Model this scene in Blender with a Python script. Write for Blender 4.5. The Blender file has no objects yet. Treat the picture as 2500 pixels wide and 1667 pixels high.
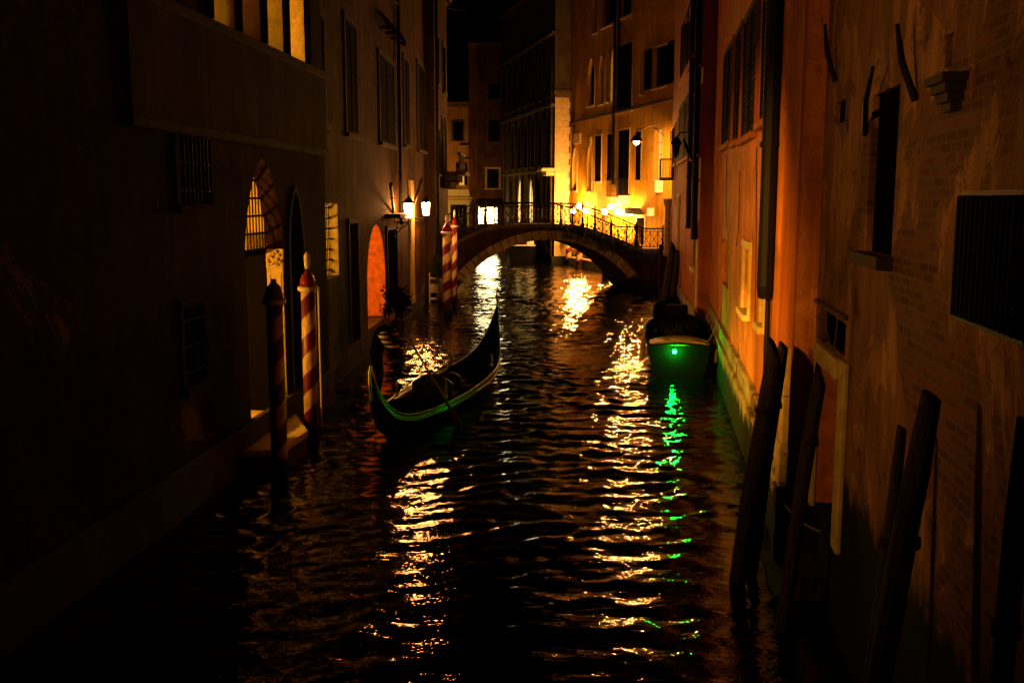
import bpy, bmesh, math, random
import numpy as np
from mathutils import Vector, Matrix
random.seed(7); rng = np.random.default_rng(3)
sc = bpy.context.scene
R = math.radians
# ------------------------------------------------------------------ camera, world, exposure
CAM_H = 4.5; FPX = 2430.0; PITCH = math.atan(348/FPX)
cam = bpy.data.objects.new('camera', bpy.data.cameras.new('camera'))
sc.collection.objects.link(cam); sc.camera = cam
cam.location = (0, 0, CAM_H); cam.rotation_euler = (math.pi/2-PITCH, 0, 0)
cam.data.sensor_width = 36; cam.data.lens = FPX/2500*36
cam.data.clip_start = .05; cam.data.clip_end = 1500
world = bpy.data.worlds.new('World'); sc.world = world; world.use_nodes = True
wn = world.node_tree.nodes; wl = world.node_tree.links
sky = wn.new('ShaderNodeTexSky'); sky.sky_type = 'NISHITA'; sky.sun_disc = False
sky.sun_elevation = R(-4); sky.sun_rotation = R(200)
wl.new(sky.outputs[0], wn['Background'].inputs[0]); wn['Background'].inputs[1].default_value = .0003
sc.view_settings.view_transform = 'Standard'; sc.view_settings.look = 'None'
sc.view_settings.exposure = 0; sc.view_settings.gamma = 1
sc.cycles.use_denoising = True
sc.cycles.max_bounces = 6; sc.cycles.diffuse_bounces = 1; sc.cycles.glossy_bounces = 3
sc.cycles.sample_clamp_indirect = 4
sc.cycles.caustics_reflective = False; sc.cycles.caustics_refractive = False
# ------------------------------------------------------------------ materials
MATS = {}
def nodemat(name):
    m = bpy.data.materials.new(name); m.use_nodes = True
    nt = m.node_tree; b = nt.nodes['Principled BSDF']; MATS[name] = m
    return m, nt, b
def ramp(nt, fac, stops):
    r = nt.nodes.new('ShaderNodeValToRGB'); e = r.color_ramp.elements
    while len(e) < len(stops): e.new(.5)
    for k, (p, c) in enumerate(stops):
        e[k].position = p; e[k].color = (*c, 1)
    nt.links.new(fac, r.inputs[0]); return r.outputs[0]
def noise(nt, vec, scale, detail=6, rough=.6, dist=0):
    n = nt.nodes.new('ShaderNodeTexNoise'); n.inputs['Scale'].default_value = scale
    n.inputs['Detail'].default_value = detail; n.inputs['Roughness'].default_value = rough
    n.inputs['Distortion'].default_value = dist
    nt.links.new(vec, n.inputs['Vector']); return n.outputs['Fac']
def coords(nt, sx=1, sy=1, sz=1):
    t = nt.nodes.new('ShaderNodeTexCoord'); mp = nt.nodes.new('ShaderNodeMapping')
    mp.inputs['Scale'].default_value = (sx, sy, sz)
    nt.links.new(t.outputs['Object'], mp.inputs[0]); return mp.outputs[0]
def mixc(nt, fac, a, b, kind='MIX'):
    m = nt.nodes.new('ShaderNodeMix'); m.data_type = 'RGBA'; m.blend_type = kind
    for s, v in ((m.inputs[0], fac), (m.inputs[6], a), (m.inputs[7], b)):
        if hasattr(v, 'links'): nt.links.new(v, s)
        elif isinstance(v, tuple): s.default_value = (*v, 1)
        else: s.default_value = v
    return m.outputs[2]
def bump(nt, b, h, strength, dist=.02):
    n = nt.nodes.new('ShaderNodeBump'); n.inputs['Strength'].default_value = strength
    n.inputs['Distance'].default_value = dist; nt.links.new(h, n.inputs['Height'])
    nt.links.new(n.outputs[0], b.inputs['Normal'])
def plaster(name, c, dirty=.5, brick=0.0, tide=0.0, patch=0.0):
    """aged render: vertical rain streaks, flaked spots, algae band near the water, optional bare brick"""
    m, nt, b = nodemat(name)
    big = coords(nt, 1, 1, 1); st = coords(nt, 1.5, 1.5, .17)
    n1 = noise(nt, big, .9, 8, .62, .3); n2 = noise(nt, st, 1.6, 8, .68, .6); n3 = noise(nt, big, 26, 4)
    col = ramp(nt, n1, [(.3, tuple(v*(1-.75*dirty) for v in c)), (.52, c), (.75, tuple(min(1, v*1.22) for v in c))])
    stk = ramp(nt, n2, [(.36, (1-dirty*.75,)*3), (.6, (1, 1, 1))])
    col = mixc(nt, 1.0, col, stk, 'MULTIPLY')
    gr = ramp(nt, n3, [(.3, (.82,)*3), (.7, (1.08,)*3)])
    col = mixc(nt, 1.0, col, gr, 'MULTIPLY')
    h = n3
    if patch:
        np_ = noise(nt, coords(nt, 1, 1, .6), 1.15, 9, .7, .8); pm = ramp(nt, np_, [(.52, (0, 0, 0)), (.545, (1, 1, 1))])
        col = mixc(nt, pm, col, mixc(nt, 1.0, col, (1+patch, 1+patch*1.1, 1+patch*1.3), 'MULTIPLY'))
        n4 = noise(nt, coords(nt, 1, 1, .5), 2.3, 9, .75, 1.2); sm = ramp(nt, n4, [(.36, (.35, .33, .3)), (.43, (1, 1, 1))])
        col = mixc(nt, 1.0, col, sm, 'MULTIPLY')
        ha = nt.nodes.new('ShaderNodeMath'); ha.operation = 'MULTIPLY_ADD'; ha.inputs[1].default_value = 1.2
        nt.links.new(np_, ha.inputs[0]); nt.links.new(n3, ha.inputs[2]); h = ha.outputs[0]
        t = nt.nodes.new('ShaderNodeTexCoord'); sp = nt.nodes.new('ShaderNodeSeparateXYZ'); cb = nt.nodes.new('ShaderNodeCombineXYZ')
        nt.links.new(t.outputs['Object'], sp.inputs[0]); nt.links.new(sp.outputs[0], cb.inputs[0]); nt.links.new(sp.outputs[2], cb.inputs[1])
        br = nt.nodes.new('ShaderNodeTexBrick'); br.inputs['Scale'].default_value = 1
        br.inputs['Brick Width'].default_value = .25; br.inputs['Row Height'].default_value = .075
        br.inputs['Mortar Size'].default_value = .012
        br.inputs['Color1'].default_value = (.17, .065, .03, 1); br.inputs['Color2'].default_value = (.085, .035, .02, 1)
        br.inputs['Mortar'].default_value = (.13, .085, .05, 1)
        nt.links.new(cb.outputs[0], br.inputs['Vector'])
        nb = noise(nt, big, .42, 7, .66, .4)
        mask = ramp(nt, nb, [(.5+.12*(1-brick), (0, 0, 0)), (.525+.12*(1-brick), (1, 1, 1))])
        bc = mixc(nt, 1.0, br.outputs[0], gr, 'MULTIPLY')
        col = mixc(nt, mask, col, bc)
        hs = nt.nodes.new('ShaderNodeMath'); hs.operation = 'MULTIPLY_ADD'; hs.inputs[1].default_value = -2.0
        mh = nt.nodes.new('ShaderNodeMath'); mh.operation = 'MULTIPLY_ADD'; mh.inputs[1].default_value = .8
        nt.links.new(br.outputs['Fac'], mh.inputs[0]); nt.links.new(mask, mh.inputs[2])
        nt.links.new(mh.outputs[0], hs.inputs[0]); nt.links.new(h, hs.inputs[2]); h = hs.outputs[0]
    # algae and wet stone up to the tide line (height above the water, ragged)
    t2 = nt.nodes.new('ShaderNodeTexCoord'); s2 = nt.nodes.new('ShaderNodeSeparateXYZ'); nt.links.new(t2.outputs['Object'], s2.inputs[0])
    ad = nt.nodes.new('ShaderNodeMath'); ad.operation = 'MULTIPLY_ADD'; ad.inputs[1].default_value = .9; 
    nt.links.new(noise(nt, coords(nt, 2, 2, .8), 1.5, 5), ad.inputs[0]); nt.links.new(s2.outputs[2], ad.inputs[2])
    dv3 = nt.nodes.new('ShaderNodeMath'); dv3.operation = 'DIVIDE'; dv3.inputs[1].default_value = 3; nt.links.new(ad.outputs[0], dv3.inputs[0])
    band = ramp(nt, dv3.outputs[0], [(.0+(.78+tide)/3, (1, 1, 1)), ((.98+tide)/3, (0, 0, 0))])
    col = mixc(nt, band, col, (.012, .014, .006))
    nt.links.new(col, b.inputs['Base Color']); b.inputs['Roughness'].default_value = .9; b.inputs['Specular IOR Level'].default_value = .08
    bump(nt, b, h, .35, .015)
    return m
def simple(name, c, rough=.6, metal=0, nscale=12, var=.35, bmp=.25, stretch=(1, 1, 1), spec=.2):
    m, nt, b = nodemat(name)
    n = noise(nt, coords(nt, *stretch), nscale, 5)
    nt.links.new(ramp(nt, n, [(.3, tuple(v*(1-var) for v in c)), (.7, tuple(min(1, v*(1+var)) for v in c))]), b.inputs['Base Color'])
    b.inputs['Roughness'].default_value = rough; b.inputs['Metallic'].default_value = metal
    b.inputs['Specular IOR Level'].default_value = spec
    if bmp: bump(nt, b, n, bmp, .01)
    return m
def emit(name, c, s):
    m, nt, b = nodemat(name)
    b.inputs['Base Color'].default_value = (.5, .4, .2, 1)
    b.inputs['Emission Color'].default_value = (*c, 1); b.inputs['Emission Strength'].default_value = s
    return m
plaster('pl_ochre', (.82, .42, .03), .4)          # hotel front behind the bridge
plaster('pl_orange', (.58, .20, .05), .5, patch=.25)        # house with the shutters and pipes
plaster('pl_red', (.42, .12, .03), .5)
plaster('pl_ruin', (.25, .125, .05), .55, brick=.85, tide=1.25, patch=.6)     # peeling house
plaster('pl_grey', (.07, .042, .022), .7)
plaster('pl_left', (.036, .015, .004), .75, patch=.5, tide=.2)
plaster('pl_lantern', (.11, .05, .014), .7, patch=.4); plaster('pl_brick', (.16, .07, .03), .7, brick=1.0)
plaster('pl_far', (.50, .26, .09), .45)
plaster('stone', (.36, .28, .13), .6, tide=.3, patch=.2); plaster('palace_stone', (.12, .09, .05), .6)
simple('pale_stone', (.56, .42, .17), .7, nscale=6, var=.25)
simple('stone_dark', (.10, .075, .045), .8, nscale=5, var=.45)
simple('wood_black', (.005, .004, .0025), .9, nscale=8, stretch=(6, 6, .5), spec=.02)
simple('shutter', (.006, .005, .003), .9, nscale=10, var=.2, spec=.03)
simple('post_wood', (.022, .014, .007), .8, nscale=5, stretch=(8, 8, .6), var=.6, bmp=.9, spec=.25)
simple('iron', (.010, .008, .006), .6, .2, nscale=30)
simple('pipe', (.006, .005, .004), .6, .0, nscale=20, spec=.15)
simple('glass_dark', (.006, .006, .006), .12, nscale=2, bmp=0)
simple('leaf', (.05, .075, .02), .6, nscale=4, var=.5, bmp=0)
simple('leaf_dark', (.012, .018, .006), .7, nscale=4, var=.5, bmp=0)
simple('lacquer', (.004, .004, .004), .3, nscale=40, var=.3, bmp=.04, spec=.2)
simple('brass', (.30, .26, .13), .28, .9, nscale=40, bmp=.05)
simple('steel', (.6, .6, .58), .25, .9, nscale=40, bmp=.05)
simple('velvet', (.03, .008, .008), .9, nscale=50, spec=.1)
simple('oar_wood', (.11, .045, .02), .5, nscale=10, stretch=(1, 1, .1))
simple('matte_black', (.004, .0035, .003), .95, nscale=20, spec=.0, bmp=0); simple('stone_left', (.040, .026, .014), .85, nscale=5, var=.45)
simple('cloth_black', (.008, .008, .009), .9, nscale=60, spec=.1)
simple('skin', (.35, .17, .1), .6, nscale=20, var=.1, bmp=0)
simple('hair', (.006, .005, .004), .6, nscale=80)
simple('cloth_roof', (.30, .22, .07), .55, nscale=9, var=.3)
simple('hull_paint', (.0015, .002, .0015), .8, nscale=9, var=.4, spec=.08)
simple('orange_wood', (.32, .10, .03), .6, nscale=6, stretch=(6, 6, .4))
simple('algae', (.010, .011, .005), .8, nscale=7, var=.5, bmp=.8)
simple('rope', (.22, .16, .08), .9, nscale=60)
simple('white_paint', (.62, .55, .36), .55, nscale=8, var=.2)
simple('red_paint', (.16, .008, .007), .4, nscale=8, var=.3)
simple('paving', (.17, .13, .08), .8, nscale=3, var=.35, bmp=.4)
simple('terracotta', (.22, .08, .035), .8, nscale=9)
simple('warm_plaster', (.66, .46, .14), .9, nscale=7, var=.25)
simple('orange_plaster', (.58, .17, .04), .9, nscale=6, var=.35, bmp=.8, stretch=(1, 1, 1))
LC = (1, .50, .07)
emit('lantern_glow', (1, .38, .09), 400); emit('globe_glow', (1, .40, .09), 1200); emit('hang_glow', (1, .42, .09), 3400); emit('gate_glow', (1, .42, .04), 1000); emit('assumed_quay_glow', (1, .5, .05), 420); emit('window_lamp', (1, .5, .04), 170)
emit('shop_glow', (1, .78, .34), 22); emit('room_glow', (1, .42, .04), 900); emit('room_small', (1, .5, .04), 45)
emit('pane_glow', (1, .62, .16), 1.6); emit('sign_glow', (1, .62, .14), 1.1); emit('green_glow', (.0004, 1, .025), 1500); emit('curtain_glow', (1, .55, .12), .55)
# striped mooring pole
m, nt, b = nodemat('stripes')
t = nt.nodes.new('ShaderNodeTexCoord'); s = nt.nodes.new('ShaderNodeSeparateXYZ'); nt.links.new(t.outputs['Object'], s.inputs[0])
at2 = nt.nodes.new('ShaderNodeMath'); at2.operation = 'ARCTAN2'; nt.links.new(s.outputs[1], at2.inputs[0]); nt.links.new(s.outputs[0], at2.inputs[1])
d1 = nt.nodes.new('ShaderNodeMath'); d1.operation = 'MULTIPLY'; d1.inputs[1].default_value = 1/(2*math.pi); nt.links.new(at2.outputs[0], d1.inputs[0])
mu = nt.nodes.new('ShaderNodeMath'); mu.operation = 'MULTIPLY_ADD'; mu.inputs[1].default_value = -1.42; nt.links.new(s.outputs[2], mu.inputs[0]); nt.links.new(d1.outputs[0], mu.inputs[2])
fr = nt.nodes.new('ShaderNodeMath'); fr.operation = 'FRACT'; nt.links.new(mu.outputs[0], fr.inputs[0])
gt = nt.nodes.new('ShaderNodeMath'); gt.operation = 'GREATER_THAN'; gt.inputs[1].default_value = .5; nt.links.new(fr.outputs[0], gt.inputs[0])
c1 = mixc(nt, gt.outputs[0], (.66, .46, .20), (.13, .006, .005))
nz = noise(nt, coords(nt, 3, 3, .8), 6, 6)
c1 = mixc(nt, 1.0, c1, ramp(nt, nz, [(.3, (.5,)*3), (.6, (1,)*3)]), 'MULTIPLY')
wet = ramp(nt, s.outputs[2], [(.28, (.06, .06, .05)), (.45, (1, 1, 1))])
c1 = mixc(nt, 1.0, c1, wet, 'MULTIPLY')
nt.links.new(c1, b.inputs['Base Color']); b.inputs['Roughness'].default_value = .45
# striped shirt
m, nt, b = nodemat('shirt')
t = nt.nodes.new('ShaderNodeTexCoord'); s = nt.nodes.new('ShaderNodeSeparateXYZ'); nt.links.new(t.outputs['Object'], s.inputs[0])
mu = nt.nodes.new('ShaderNodeMath'); mu.operation = 'MULTIPLY'; mu.inputs[1].default_value = 11; nt.links.new(s.outputs[2], mu.inputs[0])
fr = nt.nodes.new('ShaderNodeMath'); fr.operation = 'FRACT'; nt.links.new(mu.outputs[0], fr.inputs[0])
gt = nt.nodes.new('ShaderNodeMath'); gt.operation = 'GREATER_THAN'; gt.inputs[1].default_value = .5; nt.links.new(fr.outputs[0], gt.inputs[0])
nt.links.new(mixc(nt, gt.outputs[0], (.55, .5, .4), (.01, .01, .015)), b.inputs['Base Color']); b.inputs['Roughness'].default_value = .9
# water
m, nt, b = nodemat('water')
b.inputs['Base Color'].default_value = (.0018, .0020, .0012, 1); b.inputs['Roughness'].default_value = .008; b.inputs['IOR'].default_value = 1.36
co = coords(nt, .75, 1.7, 1)
n1 = noise(nt, co, 7, 3, .55, .4); n2 = noise(nt, co, 24, 2, .5, .3)
ad = nt.nodes.new('ShaderNodeMath'); ad.operation = 'MULTIPLY_ADD'; ad.inputs[1].default_value = .07
nt.links.new(n2, ad.inputs[0]); nt.links.new(n1, ad.inputs[2])
bump(nt, b, ad.outputs[0], 1.0, .010)
# ------------------------------------------------------------------ geometry helpers
def ray(px, py):
    a = (px-1250)/FPX; v = (833.5-py)/FPX
    return (a, math.cos(PITCH)+v*math.sin(PITCH), -math.sin(PITCH)+v*math.cos(PITCH))
def G(px, py, z=0.):
    r = ray(px, py); t = (z-CAM_H)/r[2]; return Vector((r[0]*t, r[1]*t, z))
def D(px, py, y):
    r = ray(px, py); t = y/r[1]; return Vector((r[0]*t, y, CAM_H+r[2]*t))
def link(o, parent=None):
    sc.collection.objects.link(o)
    if parent is not None: o.parent = parent
    return o
def thing(name, loc, rot, label, cat, group=None):
    o = bpy.data.objects.new(name, None); o.empty_display_size = .3
    link(o); o.location = loc; o.rotation_euler = (0, 0, rot)
    o['label'] = label; o['category'] = cat
    if group: o['group'] = group
    return o
class MB:
    def __init__(s): s.v = []; s.f = []
    def quad(s, *p):
        i = len(s.v); s.v += [tuple(q) for q in p]; s.f.append(tuple(range(i, i+len(p)))); return s
    def box(s, x0, x1, y0, y1, z0, z1):
        i = len(s.v)
        s.v += [(x, y, z) for z in (z0, z1) for x, y in ((x0, y0), (x1, y0), (x1, y1), (x0, y1))]
        s.f += [tuple(i+k for k in q) for q in ((3, 2, 1, 0), (4, 5, 6, 7), (0, 1, 5, 4), (1, 2, 6, 5), (2, 3, 7, 6), (3, 0, 4, 7))]
        return s
    def prism(s, poly, y0, y1):
        """poly in (x, z), extruded along y"""
        i = len(s.v); n = len(poly)
        s.v += [(p[0], y0, p[1]) for p in poly]+[(p[0], y1, p[1]) for p in poly]
        s.f.append(tuple(i+k for k in range(n))); s.f.append(tuple(i+n+k for k in reversed(range(n))))
        for k in range(n): s.f.append((i+k, i+n+k, i+n+(k+1) % n, i+(k+1) % n))
        return s
    def prism_z(s, poly, z0, z1):
        i = len(s.v); n = len(poly)
        s.v += [(p[0], p[1], z0) for p in poly]+[(p[0], p[1], z1) for p in poly]
        s.f.append(tuple(i+k for k in reversed(range(n)))); s.f.append(tuple(i+n+k for k in range(n)))
        for k in range(n): s.f.append((i+k, i+(k+1) % n, i+n+(k+1) % n, i+n+k))
        return s
    def tube(s, pts, r, n=8, cap=True):
        pts = [Vector(p) for p in pts]; rs = r if isinstance(r, (list, tuple)) else [r]*len(pts)
        i0 = len(s.v); up = None
        for k, p in enumerate(pts):
            d = (pts[min(k+1, len(pts)-1)]-pts[max(k-1, 0)])
            if d.length < 1e-9: d = Vector((0, 0, 1))
            d.normalize()
            a = up if up is not None else (Vector((0, 0, 1)) if abs(d.z) < .9 else Vector((1, 0, 0)))
            a = (a-d*a.dot(d))
            if a.length < 1e-6: a = d.orthogonal()
            a.normalize(); up = a; c = d.cross(a)
            for j in range(n):
                q = 2*math.pi*j/n; s.v.append(tuple(p+(a*math.cos(q)+c*math.sin(q))*rs[k]))
        for k in range(len(pts)-1):
            for j in range(n):
                A = i0+k*n+j; B = i0+k*n+(j+1) % n
                s.f.append((A, B, B+n, A+n))
        if cap:
            s.f.append(tuple(i0+j for j in reversed(range(n)))); e = i0+(len(pts)-1)*n
            s.f.append(tuple(e+j for j in range(n)))
        return s
    def lathe(s, prof, n=20, c=(0, 0, 0)):
        i0 = len(s.v)
        for r, z in prof:
            for j in range(n):
                q = 2*math.pi*j/n; s.v.append((c[0]+r*math.cos(q), c[1]+r*math.sin(q), c[2]+z))
        for k in range(len(prof)-1):
            for j in range(n):
                A = i0+k*n+j; B = i0+k*n+(j+1) % n; s.f.append((A, B, B+n, A+n))
        s.f.append(tuple(i0+j for j in reversed(range(n)))); e = i0+(len(prof)-1)*n
        s.f.append(tuple(e+j for j in range(n)))
        return s
    def ball(s, c, r, n=14, m=9, sz=1):
        prof = [(max(1e-4, r*math.sin(math.pi*k/m)), -r*sz*math.cos(math.pi*k/m)) for k in range(m+1)]
        return s.lathe(prof, n, c)
    def build(s, name, mat, parent=None, smooth=False, bevel=0, loc=None, rot=None):
        me = bpy.data.meshes.new(name); me.from_pydata(s.v, [], s.f); me.update()
        if mat: me.materials.append(MATS[mat])
        if smooth:
            for p in me.polygons: p.use_smooth = True
        o = link(bpy.data.objects.new(name, me), parent)
        if loc is not None: o.location = loc
        if rot is not None: o.rotation_euler = rot
        if bevel:
            mo = o.modifiers.new('bevel', 'BEVEL'); mo.width = bevel; mo.segments = 2; mo.limit_method = 'ANGLE'
        return o
def tag(o, label, cat, group=None):
    o['label'] = label; o['category'] = cat
    if group: o['group'] = group
    return o
def structure(name, mb, mat, **k):
    o = mb.build(name, mat, None, **k); o['kind'] = 'structure'; return o
def copy_tree(o, parent=None, loc=None, rot=None, label=None):
    c = o.copy(); sc.collection.objects.link(c); c.parent = parent
    for ch in list(o.children): copy_tree(ch, c)
    if loc is not None: c.location = loc
    if rot is not None: c.rotation_euler = (0, 0, rot)
    if label: c['label'] = label
    return c
def arch_pts(a, b, zs, zt, kind, n=14):
    """curve from (a,zs) over the crown to (b,zs)"""
    c = (a+b)/2; h = (b-a)/2; out = []
    if kind == 'round':
        for k in range(n+1):
            q = math.pi*(1-k/n); out.append((c+h*math.cos(q), zs+(zt-zs)*math.sin(q)))
    else:
        for k in range(n+1):
            x = a+(b-a)*k/n; u = abs(x-c)/h
            out.append((x, zs+(zt-zs)*(1-u**1.7)**.75 if u < 1 else zs))
    return out
class Facade:
    """vertical front: local x along the wall, local y outward (towards the canal or square), z up"""
    def __init__(f, P, Q, z0, z1, name, label, cat, mat, depth=9, roof='terracotta'):
        f.P = Vector((*P, 0)); q = Vector((*Q, 0)); f.L = (q-f.P).length; f.u = (q-f.P)/f.L; f.n = Vector((-f.u.y, f.u.x, 0))
        f.z0, f.z1, f.mat, f.depth, f.op = z0, z1, mat, depth, []
        f.root = thing(name, f.P, math.atan2(f.u.y, f.u.x), label, cat)
    def hit(f, px, py, off=0.):
        r = ray(px, py); o = f.P+f.n*off
        # t*r = o + s*u
        det = r[0]*(-f.u.y)+f.u.x*r[1]
        t = (o.x*(-f.u.y)+f.u.x*o.y)/det; s = (r[0]*o.y-r[1]*o.x)/det
        return s, CAM_H+t*r[2]
    def rect(f, x0, x1, y0, y1, off=0.):
        cx, cy = (x0+x1)/2, (y0+y1)/2
        a, b = sorted((f.hit(x0, cy, off)[0], f.hit(x1, cy, off)[0])); z0, z1 = f.hit(cx, y1, off)[1], f.hit(cx, y0, off)[1]
        return a, b, z0, z1
    def W(f, s, o, z): return f.P+f.u*s+f.n*o+Vector((0, 0, z))
    def opening(f, a, b, z0, z1, d=.25, arch=None, rise=None, back='glass_dark', frame=.12, fmat='pale_stone', sill=True, bars=0, name='window', shutters=None, lower=None, label=None, mull=False):
        a = max(a, .06); b = min(b, f.L-.06); z1 = min(z1, f.z1-.1)
        if b-a < .08: return None
        f.op.append((a, b, z0, z1, d, arch, rise))
        if back is None: return None
        w = MB().box(a-.04, b+.04, -d-.06, -d, z0-.04, z1+.04).build('pane' if 0 else name, back, f.root)
        if label: w['label'] = label
        if mull and b-a > .5:
            mm = MB(); c = (a+b)/2; mm.box(c-.025, c+.025, -d+.003, -d+.04, z0, z1)
            for k in (1, 2, 3): zz = z0+(z1-z0)*k/4; mm.box(a, b, -d+.002, -d+.03, zz-.015, zz+.015)
            mm.build('mullion', 'wood_black', w)
        if frame:
            m = MB(); p = .05
            if arch is None:
                m.box(a-frame, a, .002, p, z0, z1); m.box(b, b+frame, .002, p, z0, z1); m.box(a-frame-.03, b+frame+.03, .003, p+.02, z1, z1+frame)
            else:
                zs = z1-rise; m.box(a-frame, a, .002, p, z0, zs); m.box(b, b+frame, .002, p, z0, zs)
                i = arch_pts(a, b, zs, z1, arch); o = arch_pts(a-frame, b+frame, zs, z1+frame, arch)
                for k in range(len(i)-1): m.prism([i[k], i[k+1], o[k+1], o[k]], .002, p)
            m.build('frame', fmat, w)
        if sill: MB().box(a-frame-.06, b+frame+.06, .001, .13, z0-.11, z0).build('sill', fmat, w, bevel=.01)
        if bars:
            m = MB(); n = max(2, int((b-a)/.14))
            for k in range(1, n): x = a+(b-a)*k/n; m.tube([(x, .05, z0-.02), (x, .05, z1+.02)], .012, 6)
            n = max(2, int((z1-z0)/.35))
            for k in range(1, n+1):
                z = z0+(z1-z0)*(k-.5)/n; m.box(a-.03, b+.03, .035, .043, z-.018, z+.018)
            for x in (a-.02, b+.02):
                for z in (z0+.2, z1-.2): m.box(x-.02, x+.02, .001, .05, z-.02, z+.02)
            m.build('grille', 'iron', w)
        if shutters: f.shutters(a, b, z0, z1, shutters, w, frame)
        return w
    def shutters(f, a, b, z0, z1, mode, w, frame=.12):
        hw = (b-a)/2
        for sgn in (-1, 1):
            m = MB()
            if mode == 'closed': x0, x1 = ((a-.03, a+hw-.006) if sgn < 0 else (b-hw+.006, b+.03)); y0, y1 = .006, .046
            else:
                x0, x1 = ((a-frame-hw, a-frame) if sgn < 0 else (b+frame, b+frame+hw)); y0, y1 = .075, .115
            m.box(x0, x0+.05, y0, y1, z0, z1); m.box(x1-.05, x1, y0, y1, z0, z1)
            m.box(x0+.05, x1-.05, y0, y1, z0, z0+.08); m.box(x0+.05, x1-.05, y0, y1, z1-.08, z1)
            n = max(4, int((z1-z0)/.09))
            for k in range(n):
                z = z0+.08+(z1-z0-.16)*k/n; h = (z1-z0-.16)/n
                m.quad((x0+.05, y0+.004, z+h*1.1), (x1-.05, y0+.004, z+h*1.1), (x1-.05, y1-.004, z), (x0+.05, y1-.004, z))
            m.build('shutter', 'shutter', w)
    def wall(f, cornice=True, backh=None):
        """front sheet with true holes and reveals, side walls and the rest of the body"""
        xs = sorted({0, f.L, *[o[0] for o in f.op], *[o[1] for o in f.op]}); zs = sorted({f.z0, f.z1, *[o[2] for o in f.op], *[o[3] for o in f.op]})
        m = MB()
        for i in range(len(xs)-1):
            for j in range(len(zs)-1):
                cx, cz = (xs[i]+xs[i+1])/2, (zs[j]+zs[j+1])/2
                if any(o[0] < cx < o[1] and o[2] < cz < o[3] for o in f.op): continue
                m.quad((xs[i+1], 0, zs[j]), (xs[i], 0, zs[j]), (xs[i], 0, zs[j+1]), (xs[i+1], 0, zs[j+1]))
        for a, b, z0, z1, d, arch, rise in f.op:
            zt = z1 if arch is None else z1-rise
            m.quad((a, 0, z0), (a, -d, z0), (a, -d, zt), (a, 0, zt)); m.quad((b, -d, z0), (b, 0, z0), (b, 0, zt), (b, -d, zt))
            m.quad((a, 0, z0), (b, 0, z0), (b, -d, z0), (a, -d, z0))
            if arch is None: m.quad((a, -d, z1), (b, -d, z1), (b, 0, z1), (a, 0, z1))
            else:
                p = arch_pts(a, b, zt, z1, arch, 16)
                for k in range(len(p)-1):
                    (x0, h0), (x1, h1) = p[k], p[k+1]
                    m.quad((x0, 0, h0), (x1, 0, h1), (x1, 0, z1), (x0, 0, z1)); m.quad((x0, -d, h0), (x1, -d, h1), (x1, 0, h1), (x0, 0, h0))
                    m.quad((x0, -d, h0), (x1, -d, h1), (x1, -d, z1), (x0, -d, z1))
        D_ = -f.depth
        m.quad((0, D_, f.z0), (0, 0, f.z0), (0, 0, f.z1), (0, D_, f.z1)); m.quad((f.L, 0, f.z0), (f.L, D_, f.z0), (f.L, D_, f.z1), (f.L, 0, f.z1))
        m.quad((0, D_, f.z0), (f.L, D_, f.z0), (f.L, D_, f.z1), (0, D_, f.z1))
        m.build('wall', f.mat, f.root)
        if cornice:
            MB().box(-.05, f.L+.05, D_, .28, f.z1-.02, f.z1+.16).build('roof', 'terracotta', f.root)
            c = MB(); k = .2
            c.box(.1, f.L-.1, .001, .06, f.z1-.22, f.z1-.025)
            while k < f.L-.3: c.box(k, k+.14, .05, .22, f.z1-.21, f.z1-.03); k += .6
            c.build('eaves', 'stone_dark', f.root)
    def pipe(f, pts, r=.07, name='drain_pipe'):
        m = MB(); m.tube([(s, o, z) for s, o, z in pts], r, 10)
        for k in range(len(pts)-1):
            (s0, o0, z0), (s1, o1, z1) = pts[k], pts[k+1]
            n = int(abs(z1-z0)/2)
            for j in range(1, n+1):
                q = j/(n+1); c = (s0+(s1-s0)*q, o0+(o1-o0)*q, z0+(z1-z0)*q)
                m.lathe([(r*1.25, -.04), (r*1.25, .04)], 10, c); m.box(c[0]-.02, c[0]+.02, .001, c[1], c[2]-.02, c[2]+.02)
        return m.build(name, 'pipe', f.root, smooth=False)
def lining(f, a, b, z0, z1, d, rise, mat, name='arch_lining'):
    m = MB(); e = .004; zt = z1-rise; p = [(a+e, z0+e)]+arch_pts(a+e, b-e, zt, z1-e, 'round', 16)+[(b-e, z0+e)]
    for k in range(len(p)-1): m.quad((p[k][0], -d, p[k][1]), (p[k+1][0], -d, p[k+1][1]), (p[k+1][0], -.006, p[k+1][1]), (p[k][0], -.006, p[k][1]))
    return m.build(name, mat, f.root)
def room(f, a, b, z0, z1, d0, d1, mat):
    """a room behind the front: floor, ceiling, back and side walls"""
    m = MB()
    m.quad((a, -d0, z0), (b, -d0, z0), (b, -d1, z0), (a, -d1, z0)); m.quad((a, -d0, z1), (a, -d1, z1), (b, -d1, z1), (b, -d0, z1))
    m.quad((a, -d1, z0), (b, -d1, z0), (b, -d1, z1), (a, -d1, z1)); m.quad((a, -d0, z0), (a, -d1, z0), (a, -d1, z1), (a, -d0, z1)); m.quad((b, -d0, z0), (b, -d1, z0), (b, -d1, z1), (b, -d0, z1))
    return m.build('room', mat, f.root)
def lamp_in(f, s, o, z, r, mat, ztop):  # assumed lamp in a room, not itself seen, lights its openings
    l = MB().ball((s, o, z), r).build('assumed_ceiling_lamp', mat, f.root, smooth=True)
    MB().tube([(s, o, z+r*.9), (s, o, ztop)], .012, 6).build('cord', 'iron', l)
    return l
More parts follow.
